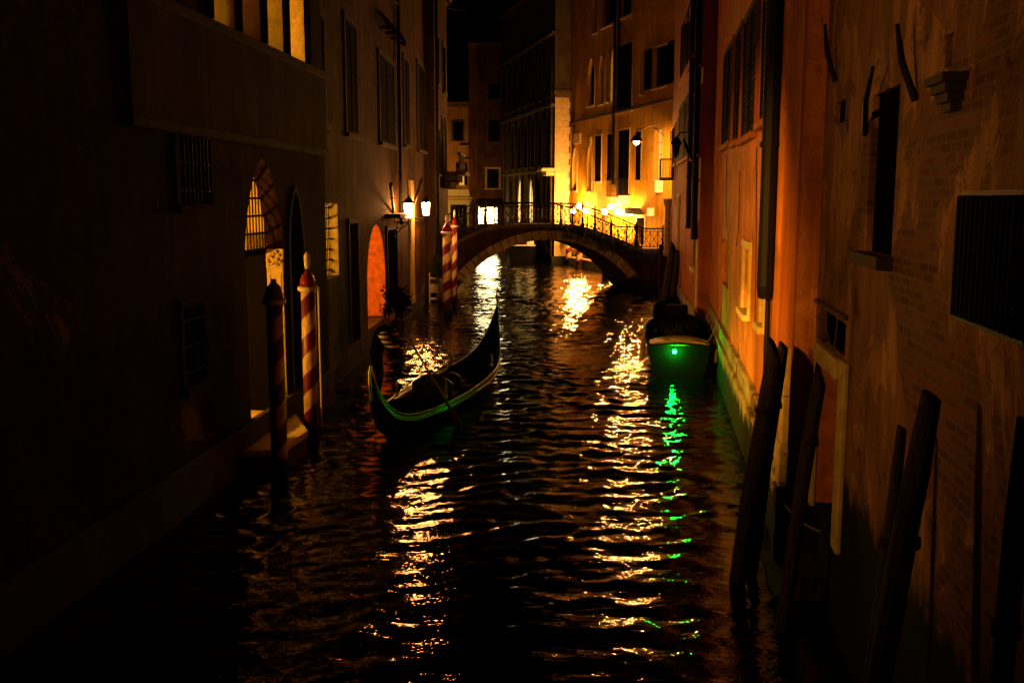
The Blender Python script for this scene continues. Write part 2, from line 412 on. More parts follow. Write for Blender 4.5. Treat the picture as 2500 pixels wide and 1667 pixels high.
# ------------------------------------------------------------------ water and ground
def water():
    ys = np.concatenate([np.arange(-4, 34, .07), np.arange(34, 60, .12), np.arange(60, 130, .3)]); xs = np.concatenate([np.arange(-9, -5, .5), np.arange(-5, 8, .085), np.arange(8, 12, .4), np.arange(12, 40, 4)])
    X, Y = np.meshgrid(xs, ys); Z = np.zeros_like(X)
    r = np.random.default_rng(11)
    for k in range(64):
        lam = .24*(1.055**k); 
        if lam > 3.2: lam = r.uniform(.3, .9)
        th = r.normal(math.pi/2+.12, .58) if k % 5 else r.uniform(0, 2*math.pi)
        amp = .0062*lam**.72/ (1+ (lam/.75)**2)**.75
        kk = 2*math.pi/lam; ph = r.uniform(0, 6.28)
        A = kk*(X*math.cos(th)+Y*math.sin(th))+ph+.6*np.sin(.31*X+.17*Y+k)
        Z += amp*np.sin(A)
    Z *= .75+.55*np.sin(.9*X+.23*Y+1.1*np.sin(.35*Y))*np.sin(.52*Y+.7*X+np.sin(.8*X))
    ny, nx = X.shape
    fade = np.clip((X+5.2)/.4, 0, 1)*np.clip((9-X)/.5, 0, 1); Z *= fade
    v = np.stack([X, Y, Z], -1).reshape(-1, 3)
    i = np.arange(ny*nx).reshape(ny, nx)
    f = np.stack([i[:-1, :-1], i[:-1, 1:], i[1:, 1:], i[1:, :-1]], -1).reshape(-1, 4)
    me = bpy.data.meshes.new('canal_water'); me.vertices.add(len(v)); me.vertices.foreach_set('co', v.ravel().astype(np.float32))
    me.loops.add(f.size); me.loops.foreach_set('vertex_index', f.ravel().astype(np.int32))
    me.polygons.add(len(f)); me.polygons.foreach_set('loop_start', np.arange(0, f.size, 4, dtype=np.int32)); me.polygons.foreach_set('loop_total', np.full(len(f), 4, np.int32))
    me.polygons.foreach_set('use_smooth', np.ones(len(f), bool)); me.update(calc_edges=True)
    me.materials.append(MATS['water']); o = link(bpy.data.objects.new('canal_water', me)); o['kind'] = 'structure'
water()
structure('ground', MB().box(-300, 300, 130.3, 700, -1.5, .6), 'stone_dark')
structure('left_quay', MB().box(-30, -3.45, 50.8, 86, -.6, .95).box(-30, 3.2, 86, 130, -.6, .952), 'paving')
structure('right_street', MB().box(7.75, 30, 48.15, 53.9, -.6, 1.75), 'paving')
# ------------------------------------------------------------------ RIGHT SIDE: peeling house nearest to the camera
def P_on(a, b, y): k = (y-a[1])/(b[1]-a[1]); return (a[0]+(b[0]-a[0])*k, y)
RA, RB = (4.22, 17.55), (5.34, 25.4)
ja = P_on(RA, RB, 11.9)
f = R1 = Facade(P_on(RA, RB, -4), ja, -.6, 17, 'peeling_house', 'peeling house of bare brick and dim plaster at the right edge of the canal', 'house', 'pl_ruin')
R1.P += R1.n*-.24; R1.root.location = R1.P
a, b, z0, z1 = f.rect(2122, 2187, 225, 623); f.opening(a, b, z0, z1, .06, back='matte_black', frame=.0, sill=True, fmat='stone_left', label='tall dark window opening')
a, b, z0, z1 = f.rect(2040, 2064, 249, 301); f.opening(a, b, z0, z1, .05, back='matte_black', frame=0, sill=False, label='small square window')
a, b, z0, z1 = f.rect(2308, 2326, 85, 165); f.opening(a, b, z0, z1, .05, back='matte_black', frame=0, sill=False)
a, b, z0, z1 = f.rect(2345, 2540, 505, 780, .25); b = min(b, a+1.1); f.opening(a, b, z0, z1, .3, frame=.0, sill=False, label='window behind a projecting iron cage')
gm = MB(); n = 15
for k in range(n+1):
    x = a-.05+(b-a+.1)*k/n; gm.tube([(x, .02, z1+.05), (x, .28, z1+.05), (x, .28, z0-.05), (x, .02, z0-.05)], .014, 6)
for z in (z0-.05, z0+(z1-z0)*.45, z1+.05): gm.box(a-.07, b+.07, .262, .272, z-.03, z+.03)
gm.build('window_cage', 'iron', f.root)
# water gate with a lit stone lintel and jamb
a, b, z0, z1 = f.rect(1968, 2052, 890, 1300); zz = f.hit(2000, 780)[1]; zl = f.hit(2000, 872)[1]
b = min(b, f.L-.5)
f.opening(a, b, .95, zl, .55, back='matte_black', frame=0, sill=False, name='door', label='dark water door under a pale stone lintel')
f.opening(a+.02, b-.02, zl+.24, zz+.15, .04, back='matte_black', frame=0, sill=False, label='dark transom window above the water door')
gd = MB(); gd.box(a-.3, a, .002, .06, .92, zl+.22); gd.box(b, b+.16, .002, .06, .9, zl+.22); gd.box(a, b, .003, .095, zl, zl+.22)
gd.build('door_frame', 'pale_stone', f.root, bevel=.015)
MB().box(b-.012, b-.003, -.54, -.003, .96, zl-.01).build('door_jamb', 'orange_plaster', f.root)
MB().box(a-.1, b+.3, .001, .07, zz+.2, zz+.25).build('ledge', 'stone_dark', f.root, bevel=.02)
for (x0, y0, x1, y1) in ((1985, 142, 1963, 252), (2018, 60, 2032, 200), (2197, 60, 2224, 245), (2137, 165, 2103, 328)):
    s0, h0 = f.hit(x0, y0, .12); s1, h1 = f.hit(x1, y1, .05)
    MB().tube([(s0, .14, h0), ((s0+s1)/2, .11, (h0+h1)/2), (s1, .02, h1)], [.016, .028, .03], 8).build('iron_stay', 'iron', f.root)
s0, h0 = f.hit(1975, 590); MB().box(s0-.2, s0+.2, .001, .1, h0, h0+.04).box(s0-.16, s0-.12, .001, .05, h0-.25, h0-.002).build('vent', 'stone_dark', f.root)
s0, h0 = f.hit(2340, 205); m = MB()
for k in range(4): m.box(s0-.22+.04*k, s0+.22-.04*k, .001, .16-.03*k, h0-.06*k, h0+.055-.06*k)
m.build('corbel', 'stone_left', f.root)
pts = []
for (x, y) in ((2060, 520), (2042, 640), (2035, 668), (2018, 700), (2016, 790), (2030, 860)):
    s_, h_ = f.hit(x, y, .02); pts.append((s_, .025, h_))
MB().tube(pts, .006, 5).build('cable', 'rope', f.root)
pts = []
for (x, y) in ((2042, 640), (2048, 720), (2044, 800), (2036, 870)):
    s_, h_ = f.hit(x, y, .02); pts.append((s_, .025, h_))
MB().tube(pts, .005, 5).build('cable', 'rope', f.root)
f.wall()
# ------------------------------------------------------------------ orange house
jb = P_on(RA, RB, 30.0)
f = R2 = Facade(ja, jb, -.6, 15.5, 'orange_house', 'orange plastered house with a thick black drain pipe and pale stone plinth', 'house', 'pl_orange')
for q in ((1768, 1790, 165, 352), (1797, 1811, 145, 343), (1818, 1850, 105, 330), (1866, 1905, 0, 285)):
    a, b, z0, z1 = f.rect(*q); w = f.opening(a, b, z0, max(z1, z0+2.3), .3, back='wood_black', frame=.05, fmat='pl_red', shutters='closed')
a, b, z0, z1 = f.rect(1818, 1832, 605, 762); f.opening(a, b, z0, z1, .2, back='glass_dark', frame=.14, fmat='pale_stone', mull=True, label='twin light window with pale stone frame')
a, b, z0, z1 = f.rect(1863, 1871, 630, 795); f.opening(a, b, z0, z1, .2, back='wood_black', frame=.12)
a, b, z0, z1 = f.rect(1762, 1779, 585, 700); f.opening(a, b, z0, z1, .12, back='orange_wood', frame=0, sill=False, label='walled up blind window')
for (zz0, zz1, o) in ((-.6, .98, .07), (.98, 1.05, .12), (1.05, 1.36, .05), (1.36, 1.42, .09)):
    MB().box(0.02, f.L, .001, o, zz0, zz1).build('plinth', 'stone', f.root, bevel=.008)
s0 = f.hit(1905, 400)[0]
s1, h1 = f.hit(1888, 715)
f.pipe([(s1, .12, 15.2), (s1, .12, h1+.1), (s1+.05, .1, h1-.05)], .12)
f.pipe([(s1+.08, .06, h1), (s1+.08, .06, 1.45)], .04)
s0, _ = f.hit(1948, 600); s1_, _ = f.hit(1912, 600)
MB().box(0.005, max(.35, s1_), .002, .03, 1.45, 15).build('pilaster', 'pl_red', f.root)
f.wall()
# corner pier of the orange house, pale stone blocks
MB().box(.02, .30, .008, .13, .98, 1.5).box(.04, .28, .008, .11, 1.505, 2.1).box(.04, .28, .008, .11, 2.11, 2.7).build('corner_pier', 'pale_stone', f.root, bevel=.012)
MB().box(.0, .32, .008, .15, -.5, .975).build('pier_foot', 'algae', f.root, bevel=.02)
MB().box(-.20, -.002, -.35, .0, -.5, .6).box(-.12, -.003, -.3, .0, .601, .95).build('pier_rubble', 'algae', f.root, bevel=.03)
# ------------------------------------------------------------------ far right house up to the bridge
Ra, Rb = (5.62, 30.05), (7.6, 48.0)
f = R3 = Facade(Ra, Rb, -.6, 14, 'red_house', 'tall reddish house beside the bridge with big dark shutters', 'house', 'pl_red', depth=7)
for q in ((1660, 1688, 245, 388), (1690, 1724, 222, 378), (1665, 1700, 20, 165), (1712, 1742, -10, 140)):
    a, b, z0, z1 = f.rect(*q); f.opening(a, b, z0, z1, .3, back='wood_black', frame=.04, fmat='pl_red', shutters='closed')
for q in ((1694, 1702, 545, 655), (1716, 1725, 552, 662)):
    a, b, z0, z1 = f.rect(*q); f.opening(a, b, z0, z1, .2, back='wood_black', frame=.08)
for q in ((1650, 1654, 300, 400), (1656, 1659, 480, 640), (1738, 1752, 240, 372)):
    a, b, z0, z1 = f.rect(*q); f.opening(a, b, z0, z1, .2, back='glass_dark', frame=.08)
s0, h0 = f.hit(1692, 385); f.pipe([(s0, .1, 13.8), (s0, .1, f.hit(1692, 560)[1])], .10)
s0, h0 = f.hit(1757, 330); s0 = max(.25, s0); f.pipe([(s0, .14, 13.8), (s0, .14, f.hit(1752, 600)[1]-.1)], .10)
s1, h1 = f.hit(1733, 300)
MB().tube([(s0, .14, 5.5), (s0+.3, .35, 5.9), (s0+.9, .45, 6.3)], .05, 8).build('pipe_branch', 'pipe', f.root)
MB().box(0.0, .34, .002, .05, 1.2, 3.3).build('corner_pier', 'pale_stone', f.root, bevel=.01)
MB().box(0.02, f.L, .001, .07, -.6, 1.1).build('plinth', 'stone', f.root, bevel=.01)
# narrow column and small iron balcony near the bridge end
s0 = f.L-1.6; zb = 5.35
bal = MB().box(s0-.1, s0+1.5, .002, .62, zb, zb+.12).build('balcony', 'stone_dark', f.root, bevel=.02)
m = MB()
for k in range(12):
    x = s0-.06+1.52*k/11; m.tube([(x, .58, zb+.12), (x, .58, zb+.95)], .012, 5)
for k in range(4):
    for x in (s0-.08, s0+1.48): m.tube([(x, .58*k/4+.02, zb+.12), (x, .58*k/4+.02, zb+.95)], .012, 5)
m.box(s0-.1, s0+1.5, .56, .60, zb+.95, zb+.98); m.box(s0-.1, s0-.07, .01, .56, zb+.95, zb+.98); m.box(s0+1.47, s0+1.5, .01, .56, zb+.95, zb+.98)
m.build('balcony_railing', 'iron', bal)
f.opening(s0+.1, s0+1.1, zb+.1, zb+2.3, .2, back='glass_dark', frame=.1, sill=False, shutters='open')
MB().lathe([(.2, 0), (.2, .2), (.15, .3), (.14, 2.3), (.2, 2.45), (.24, 2.7)], 14, (f.L-.35, .16, 1.8)).build('corner_column', 'pale_stone', f.root, smooth=True)
f.wall()
# unlit wall lantern on a scrolled arm
rt = thing('wall_lantern', R3.W(max(.9, R3.hit(1722, 330)[0]), 0, R3.hit(1722, 330)[1]), math.atan2(R3.u.y, R3.u.x), 'unlit black lantern on a curled arm beside the dark shutters of the red house', 'lantern')
MB().tube([(0, 0, 0), (0, .3, .25), (0, .6, .2), (0, .7, .05)], .025, 6).build('arm', 'iron', rt)
MB().lathe([(.05, -.55), (.16, -.15), (.2, -.1), (.05, .08)], 6, (0, .7, 0)).build('lamp_head', 'glass_dark', rt)
# ------------------------------------------------------------------ hotel front behind the bridge
Ha, Hb = (9.1, 52.3), (4.0, 72.0)
f = R4 = Facade(Ha, Hb, -.6, 19, 'hotel', 'ochre hotel front brightly lit by globe lamps behind the bridge', 'hotel', 'pl_ochre', depth=10)
def rr(q, **k):
    a, b, z0, z1 = R4.rect(*q); return R4.opening(a, b, z0, z1, **k)
rr((1386, 1394, 314, 405), d=.15, back='wood_black', frame=.06, shutters='closed')
rr((1399, 1409, 362, 466), d=.25, back='glass_dark', frame=.1, arch='point', rise=.9, shutters=None)
rr((1435, 1446, 358, 468), d=.25, back='curtain_glow', frame=.1, arch='point', rise=.9, mull=True, label='faintly lit pointed window')
rr((1454, 1469, 332, 443), d=.1, back='wood_black', frame=.06, shutters='closed')
rr((1484, 1498, 327, 441), d=.1, back='wood_black', frame=.06, shutters='closed')
a4 = R4.rect(1511, 1537, 318, 478); R4.opening(a4[0], a4[1], a4[2]+.1, a4[3], d=.3, back='wood_black', frame=.1, shutters='closed', sill=False, label='balcony door')
rr((1554, 1566, 322, 440), d=.1, back='wood_black', frame=.06, shutters='closed')
w4 = rr((1600, 1617, 318, 437), d=.2, back='curtain_glow', frame=.08, shutters=None, mull=True, label='window with a lit curtain beside the hanging lamp')
rr((1437, 1452, 143, 258), d=.2, back='wood_black', frame=.08, arch='point', rise=.9, shutters=None)
rr((1464, 1475, 137, 254), d=.2, back='wood_black', frame=.08, arch='point', rise=.9)
rr((1480, 1488, 127, 248), d=.2, back='wood_black', frame=.08, arch='point', rise=.9)
rr((1493, 1502, 122, 250), d=.3, back='pane_glow', frame=.08, arch='point', rise=.9, mull=True, label='lit pointed window behind half open shutters')
rr((1507, 1544, 110, 272), d=.2, back='wood_black', frame=.06, shutters='closed')
rr((1450, 1460, -20, 80), d=.2, back='glass_dark', frame=.08); rr((1472, 1502, -30, 62), d=.2, back='glass_dark', frame=.08); rr((1515, 1543, -30, 40), d=.2, back='glass_dark', frame=.08)
rr((1596, 1632, 112, 212), d=.2, back='wood_black', frame=.08, shutters='open')
rr((1556, 1574, 532, 598), d=.2, back='wood_black', frame=.16, sill=False, name='door', label='dark doorway with a pale frame')
rr((1566, 1572, 140, 230), d=.1, back='glass_dark', frame=.05)
# balcony with railing
a, b = a4[0]-.25, a4[1]+.25; zb = a4[2]
bal = MB().box(a, b, .002, .75, zb-.14, zb).box(a+.2, a+.4, .003, .6, zb-.5, zb-.141).box(b-.4, b-.2, .003, .6, zb-.5, zb-.141).build('balcony', 'pale_stone', R4.root, bevel=.02)
m = MB(); n = 22
for k in range(n+1): x = a+.04+(b-a-.08)*k/n; m.tube([(x, .7, zb), (x, .7, zb+1)], .014, 5)
for k in range(6):
    for x in (a+.04, b-.04): m.tube([(x, .1*k+.05, zb), (x, .1*k+.05, zb+1)], .014, 5)
m.box(a, b, .67, .73, zb+1, zb+1.04); m.build('balcony_railing', 'iron', bal)
# lit boxes: small hotel signs (blank, glowing), and stone ornaments
for q in ((1604, 1619, 440, 470), (1508, 1518, 486, 500), (1585, 1597, 508, 527)):
    a, b, z0, z1 = R4.rect(*q); MB().box(a, b, .003, .14, z0, z1).build('light_box', 'sign_glow', R4.root, bevel=.01)
for q in ((1404, 1419, 326, 352), (1441, 1446, 335, 356)):
    a, b, z0, z1 = R4.rect(*q); MB().box(a, b, .003, .12, z0, z1).build('carved_panel', 'pale_stone', R4.root, bevel=.04)
s0, _ = R4.hit(1504, 200); R4.pipe([(s0, .12, 18.8), (s0, .12, 5.4)], .09)
s0, _ = R4.hit(1516, 60); R4.pipe([(s0, .12, 18.8), (s0, .12, 11)], .08)
MB().box(0.02, R4.L-.02, .002, .12, -.6, 1.0).build('plinth', 'stone', R4.root, bevel=.01)
# string course
MB().box(0.02, R4.L-.02, .002, .09, 9.7, 9.86).build('string_course', 'stone_dark', R4.root)
R4.wall()
structure('hotel_quay', MB().prism_z([tuple((R4.W(s_, o_, 0))[:2]) for s_, o_ in ((1.2, .14), (R4.L-1.5, .14), (R4.L-1.5, .8), (1.2, .8))], -.6, .5), 'paving')
# arched awning over the hotel door and its bracket
a, b, z0, z1 = R4.rect(1556, 1574, 532, 598)
m = MB(); p = [(a-.25+(b-a+.5)*k/8, z1+.25+.35*math.sin(math.pi*k/8)) for k in range(9)]
m.prism(p+[(b+.25, z1+.2), (a-.25, z1+.2)], .16, .9); m.build('door_canopy', 'stone_dark', R4.root)
# ------------------------------------------------------------------ carved palace with lit stone corner
f = C1 = Facade((2.95, 70.3), (2.95-.215*17.5, 70.3+.977*17.5), -.6, 19.5, 'carved_palace', 'dark carved palace with gothic arches and a pale stone corner above the bridge', 'palace', 'palace_stone', depth=1.12)
for (x0, x1, lit) in ((1335, 1345, None), (1308, 1322, None), (1291, 1302, 'pane_glow'), (1264, 1276, 'pane_glow'), (1244, 1254, None)):
    a, b, z0, z1 = f.rect(x0, x1, 440, 560); f.opening(a, b, 1.0, 6.1, .06 if lit else .3, back=lit or 'glass_dark', arch='point', rise=1.7, frame=.2, fmat='stone_dark', sill=False, mull=True, label='lit gothic arch' if lit else 'dark gothic arch')
for lvl in ((6.9, 10.4), (11.6, 15)):
    for k in range(7): f.opening(1.1+2.3*k, 2.3+2.3*k, lvl[0], lvl[1], .3, back='glass_dark', arch='point', rise=1.1, frame=.2, fmat='stone_dark', mull=True)
for z in (6.35, 10.8, 15.6): MB().box(-.1, f.L, .002, .3, z, z+.22).build('string_course', 'stone_dark', f.root, bevel=.03)
for k in range(8):
    MB().tube([(.45+2.3*k, .09, -.5), (.45+2.3*k, .09, 15.5)], .09, 8).build('half_column', 'stone_dark', f.root, smooth=True)
MB().box(-.12, 1.2, .005, .95, 6.4, 6.62).box(-.05, 1.1, .006, .6, 6.1, 6.395).build('corner_balcony', 'pale_stone', f.root, bevel=.04)
f.wall()
# the end wall that faces the camera: stone blocks
m = MB(); z = -.5; k = 0
while z < 11.6:
    o = .035 if k % 2 else .05
    w0 = 1.02 if k % 2 else 1.1
    m.box(-.002-o, -.002, -w0, -.02, z, z+.42); z += .43; k += 1
m.build('quoin', 'pale_stone', f.root, bevel=.01)
MB().box(-.22, -.003, -1.15, .1, 11.65, 11.85).box(-.16, -.003, -1.1, .05, 11.4, 11.645).build('corner_cornice', 'stone_dark', f.root, bevel=.02)
MB().box(-.5, 0, -1.2, .3, -.6, .5).build('water_step', 'stone', f.root, bevel=.03)
# ------------------------------------------------------------------ the two house fronts across the end
f = L5 = Facade((-3.75, 88.2), (-11, 88.2), .9, 12.6, 'shop_house', 'lit ochre house with a cream shop awning beyond the left end of the bridge', 'house', 'pl_far', depth=8)
a, b, z0, z1 = f.rect(1106, 1130, 297, 343); f.opening(a, b, z0, z1, .2, frame=.14, mull=True, fmat='stone_dark')
a, b, z0, z1 = f.rect(1121, 1133, 397, 452); f.opening(a, b, z0, z1, .2, back='curtain_glow', frame=.05, shutters='open', label='window with a yellow curtain between open shutters')
a, b, z0, z1 = f.rect(1100, 1140, 500, 590)
f.opening(a, b, 1.3, 4.0, .3, back='glass_dark', frame=.3, fmat='white_paint', name='shop_window', mull=True)
MB().box(a-.4, b+.4, .31, .5, 4.25, 4.4).box(a-.5, b+.5, .003, .31, 4.5, 4.62).build('shop_cornice', 'white_paint', f.root, bevel=.03)
m = MB(); m.prism([(a-.3, 4.75), (b+.3, 4.75), (b+.2, 5.3), (a-.2, 5.3)], .004, .5); m.build('awning', 'white_paint', f.root)
for q in ((1123, 1157, 350, 355), (1123, 1157, 384, 389)):
    a, b, z0, z1 = f.rect(*q); MB().box(max(.02, a), b, .003, .2, z0, z1).build('ledge', 'shutter', f.root)
f.wall()
f = L6 = Facade((-.2, 88.0), (-3.7, 88.0), .9, 17.5, 'brick_house', 'narrow brick house with patchy plaster over a glowing shop window', 'house', 'pl_brick', depth=8)
a, b, z0, z1 = f.rect(1189, 1218, 413, 460); f.opening(a, b, z0, z1, .2, frame=.16, mull=True)
a, b, z0, z1 = f.rect(1193, 1220, 293, 346); f.opening(a, b, z0, z1, .2, frame=.14, mull=True, fmat='stone_dark')
a, b, z0, z1 = f.rect(1193, 1220, 205, 242); f.opening(a, b, z0, z1, .2, frame=.14, mull=True, fmat='stone_dark')
a, b, z0, z1 = f.rect(1168, 1213, 512, 575); w = f.opening(a, b, 1.25, 3.75, .25, back='shop_glow', frame=.12, fmat='wood_black', name='shop_window', label='dazzling lit shop window')
m = MB()
for k in (.12, .38, .62, .70, .9): x = a+(b-a)*k; m.box(x-.05, x+.05, -.2, -.1, 1.25, 3.75)
m.build('window_bars', 'wood_black', w)
MB().prism([(a-.2, 4.0), (b+.2, 4.0), (b+.1, 4.5), (a-.1, 4.5)], .004, .6).build('awning', 'shutter', f.root)
f.wall()
# ------------------------------------------------------------------ LEFT SIDE
def lx(y): return -4.4+(y-18)*.027
lx1 = lambda y: -4.4+(y-18)*.085
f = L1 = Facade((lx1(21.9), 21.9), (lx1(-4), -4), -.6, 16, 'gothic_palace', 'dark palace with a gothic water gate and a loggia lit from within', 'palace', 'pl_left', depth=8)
sx = lambda x, y=100: f.hit(x, y)[0]
zl = f.hit(700, 133)[1]; lo = []
for (x0, x1) in ((520, 576), (594, 638), (653, 693), (710, 745)):
    a, b = sorted((sx(x0), sx(x1))); f.opening(a, b, zl, 10.4, .62, back=None, arch='round', rise=.6); lo.append((a, b)); MB().box(a+.003, a+.02, -.60, -.01, zl, 9.9).build('opening_jamb', 'warm_plaster', f.root)
ra, rb = lo[3][0]-.3, lo[0][1]+2.5
room(f, ra, rb, zl-.02, 11.2, .62, 5, 'warm_plaster')
lamp_in(f, lo[3][0]+1.2, -1.1, zl+.55, .05, 'room_glow', 11.2); lamp_in(f, rb-.6, -1.6, 8.6, .12, 'window_lamp', 11.2); lamp_in(f, lo[2][0]+1.3, -1.6, 8.2, .10, 'window_lamp', 11.2)
for k in range(5):   # pier faces with carved edges
    m = MB(); c = (lo[3-k+0][0]-.12) if k < 4 else lo[0][1]+.12
    m.tube([(c, .03, zl), (c, .03, 10)], .06, 8); m.build('shaft', 'stone_left', f.root)
bz0 = 5.55
MB().box(.05, rb+.6, .002, .12, zl-.2, zl-.03).build('balcony_ledge', 'stone_left', f.root, bevel=.03)
m = MB().box(.1, rb+.5, .003, .08, bz0, zl-.201)
k = .3

m.build('balcony_parapet', 'pl_grey', f.root)
MB().box(.05, rb+.6, .002, .13, bz0-.15, bz0-.002).build('balcony_base', 'stone_left', f.root, bevel=.03)
# water gate
a, b = sorted((f.hit(605, 800)[0], f.hit(700, 800)[0])); PG = (a, b); zt = 5.2; ztr = 3.55
f.opening(a, b, .42, zt, .34, back=None, arch='point', rise=1.55)
room(f, a-1.2, b+2.6, .42, 5.4, .34, 6.0, 'warm_plaster')
MB().box(a-1.2, a, -.35, -.341, .42, 5.4).box(b, b+2.6, -.35, -.341, .42, 5.4).build('gate_wall', 'warm_plaster', f.root)
c = a+(b-a)*.52
gd = MB().box(a-.06, a-.005, -1.55, -.352, .43, ztr-.08).box(a-.06, b, -.43, -.344, ztr-.08, ztr+.03)
gd.build('door', 'wood_black', f.root)
m = MB(); n = 13
for k in range(1, n): x = a+(b-a)*k/n; m.tube([(x, -.3, ztr), (x, -.3, zt)], .013, 6)
for z in (ztr+.32, ztr+.64, ztr+.96, ztr+1.28): m.box(a, b, -.305, -.28, z-.02, z+.02)
m.build('grille', 'iron', f.root)
lamp_in(f, b+.35, -2.4, 2.7, .13, 'gate_glow', 5.4); MB().ball((a+.3, -3.2, 4.3), .14).build('assumed_ceiling_lamp', 'room_small', f.root, smooth=True)  # two assumed lamps inside the gate room
# carved jamb pilaster (faces the camera): capital, panel, medallion, base
yj = a+.002
jb_ = MB().box(a+.003, a+.05, -.33, -.02, .5, 3.2).build('carved_jamb', 'pale_stone', f.root, bevel=.01)
m = MB().box(a+.051, a+.065, -.29, -.27, .95, 3.1).box(a+.051, a+.065, -.08, -.06, .95, 3.1).box(a+.051, a+.065, -.27, -.08, 3.08, 3.1)
m.build('panel_moulding', 'pale_stone', jb_)
m = MB()
for k in range(22): m.ball((a+.07, -.32+.3*random.random(), 3.24+.28*random.random()), .035, 7, 5)
m.box(a+.003, a+.06, -.34, -.01, 3.2, 3.56); m.build('capital', 'pale_stone', jb_)
m = MB(); m.tube([(a+.055, -.175+.085*math.cos(q), 2.05+.13*math.sin(q)) for q in [2*math.pi*k/16 for k in range(17)]], .014, 5); m.ball((a+.06, -.175, 2.05), .06, 8, 6, 1.4)
m.build('medallion', 'stone_left', jb_)
MB().box(a+.051, a+.11, -.34, -.005, .5, .62).box(a+.051, a+.09, -.335, -.01, .8, .9).build('jamb_base', 'pale_stone', jb_, bevel=.01)
# blind niche, dark windows, far-left doorway
a2, b2, z0, z1 = f.rect(707, 738, 470, 900); f.opening(a2, b2, .6, z1, .4, back='wood_black', arch='point', rise=1.0, frame=.12, fmat='stone_left', sill=False, name='door', label='narrow pointed doorway, closed')
a2, b2, z0, z1 = f.rect(432, 508, 300, 500); f.opening(a2, b2, z0, z1, .3, back='glass_dark', frame=.15, fmat='pl_left', bars=1)
a2, b2, z0, z1 = f.rect(445, 495, 745, 935); f.opening(a2, b2, z0, z1, .3, back='glass_dark', frame=.12, fmat='pl_left', bars=1)
MB().box(.02, f.L, .003, .1, -.6, .75).build('plinth', 'stone_left', f.root)
f.wall()
# jetty in front of the gate
jt = thing('landing_stage', (-4.3, 17.2, 0), 0, 'small stone landing stage in front of the gothic water gate', 'jetty')
c4 = [G(600, 1093, .4), G(686, 1095, .4), G(752, 1050, .4)]
pl = [(lx1(15.9)+.12, 15.9), (c4[1].x, c4[1].y), (c4[2].x, c4[2].y), (lx1(18.9)+.12, 18.9)]
m = MB().prism_z([(p[0]+4.3, p[1]-17.2) for p in pl], .28, .40); m.build('paving_slab', 'pale_stone', jt, bevel=.02)
m = MB().prism_z([(p[0]*.97+4.3-.13, (p[1]-17.2)*.93) for p in pl], -.6, .279); m.build('foundation', 'stone_left', jt)
# ------------------------------------------------------------------ second left house
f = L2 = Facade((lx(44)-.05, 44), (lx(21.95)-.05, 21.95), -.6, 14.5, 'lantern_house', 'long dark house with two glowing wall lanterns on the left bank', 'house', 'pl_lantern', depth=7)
a, b, z0, z1 = f.rect(787, 826, 497, 680)
f.opening(a, b, z0, z1, .45, back=None)
room(f, a-.8, b+1.2, z0-.4, z1+.4, .45, 3.2, 'warm_plaster')
gw = MB().box(a-.1, b+.1, -.44, -.44+.001, z1+.1, z1+.11).build('window_head', 'pale_stone', f.root)
lamp_in(f, b+.35, -1.0, z0+1.1, .13, 'window_lamp', z1+.4); lamp_in(f, (a+b)/2+.5, -1.6, z0+.9, .14, 'window_lamp', z1+.4)
rv = MB().box(a+.002, a+.012, -.44, -.002, z0+.002, z1-.002).build('window_reveal', 'warm_plaster', f.root)
m = MB(); n = 9
for k in range(n+1): x = a+.06+(b-a-.1)*k/n; m.tube([(x, -.22, z0), (x, -.22, z1)], .014, 6)
for k in range(7): z = z0+.14+(z1-z0-.25)*k/6; m.box(a+.002, b, -.235, -.215, z-.016, z+.016)
for k in range(7): z = z0+.14+(z1-z0-.25)*k/6; m.ball((a+.07, -.18, z), .03, 6, 5)
m.build('grille', 'iron', f.root)
# orange arch
a, b, z0, z1 = f.rect(896, 941, 548, 765); z0 = .75; a += .0
f.opening(a, b, z0, z1, .75, back=None, arch='round', rise=(b-a)/2*1.05)
room(f, a-.5, b+1.6, z0, z1+.5, .75, 3.6, 'orange_plaster'); lining(f, a, b, z0, z1, .75, (b-a)/2*1.05, 'orange_plaster')
MB().box(a+.006, a+.06, -.745, -.005, 1.9, 2.02).build('gate_jamb', 'orange_plaster', f.root, bevel=.01)
lamp_in(f, b+.1, -1.5, 2.5, .12, 'room_glow', z1+.5)
# dark glazed door with two small lamps
a, b, z0, z1 = f.rect(852, 872, 545, 760); w = f.opening(a, b, .7, z1, .3, back='glass_dark', frame=.14, fmat='stone_left', sill=False, name='door', label='dark glazed door', mull=True)
for q in ((945, 968, 560, 770), (1013, 1022, 540, 700)):
    a, b, z0, z1 = f.rect(*q); f.opening(a, b, .6, z1, .35, back='wood_black', frame=.15, fmat='stone_left', sill=False, name='door')
for q, mode in (((768, 788, 40, 300), 'closed'), ((842, 868, 60, 328), 'closed'), ((925, 960, 150, 352), 'closed'), ((1018, 1034, 165, 368), 'closed'), ((985, 996, 150, 355), 'closed')):
    a, b, z0, z1 = f.rect(*q); f.opening(a, b, z0, z1, .3, back='wood_black', frame=.16, fmat='stone_left', shutters=mode)
for q in ((842, 868, -260, -60), (925, 960, -200, -20)):
    a, b, z0, z1 = f.rect(*q); f.opening(a, b, z0, min(z1, 14), .3, back='glass_dark', frame=.16, fmat='stone_left')
s0, h0 = f.hit(962, 475); a, b, z0, z1 = f.rect(940, 975, 520, 530)
MB().prism([(a-.1, z0), (b+.1, z0), (b, z0+.12), (a, z0+.12)], .003, .5).build('door_hood', 'stone_left', f.root)
s0, _ = f.hit(1003, 600); MB().box(s0-.5, s0+.5, .002, .09, .5, 5.2).build('pilaster', 'warm_plaster', f.root, bevel=.01)
for q in ((968, 966), (1042, 1041)):
    s0, _ = f.hit(q[0], 250); f.pipe([(s0, .1, 14.3), (s0, .1, 3.6)], .06)
m = MB()   # curled consoles under the upper balcony
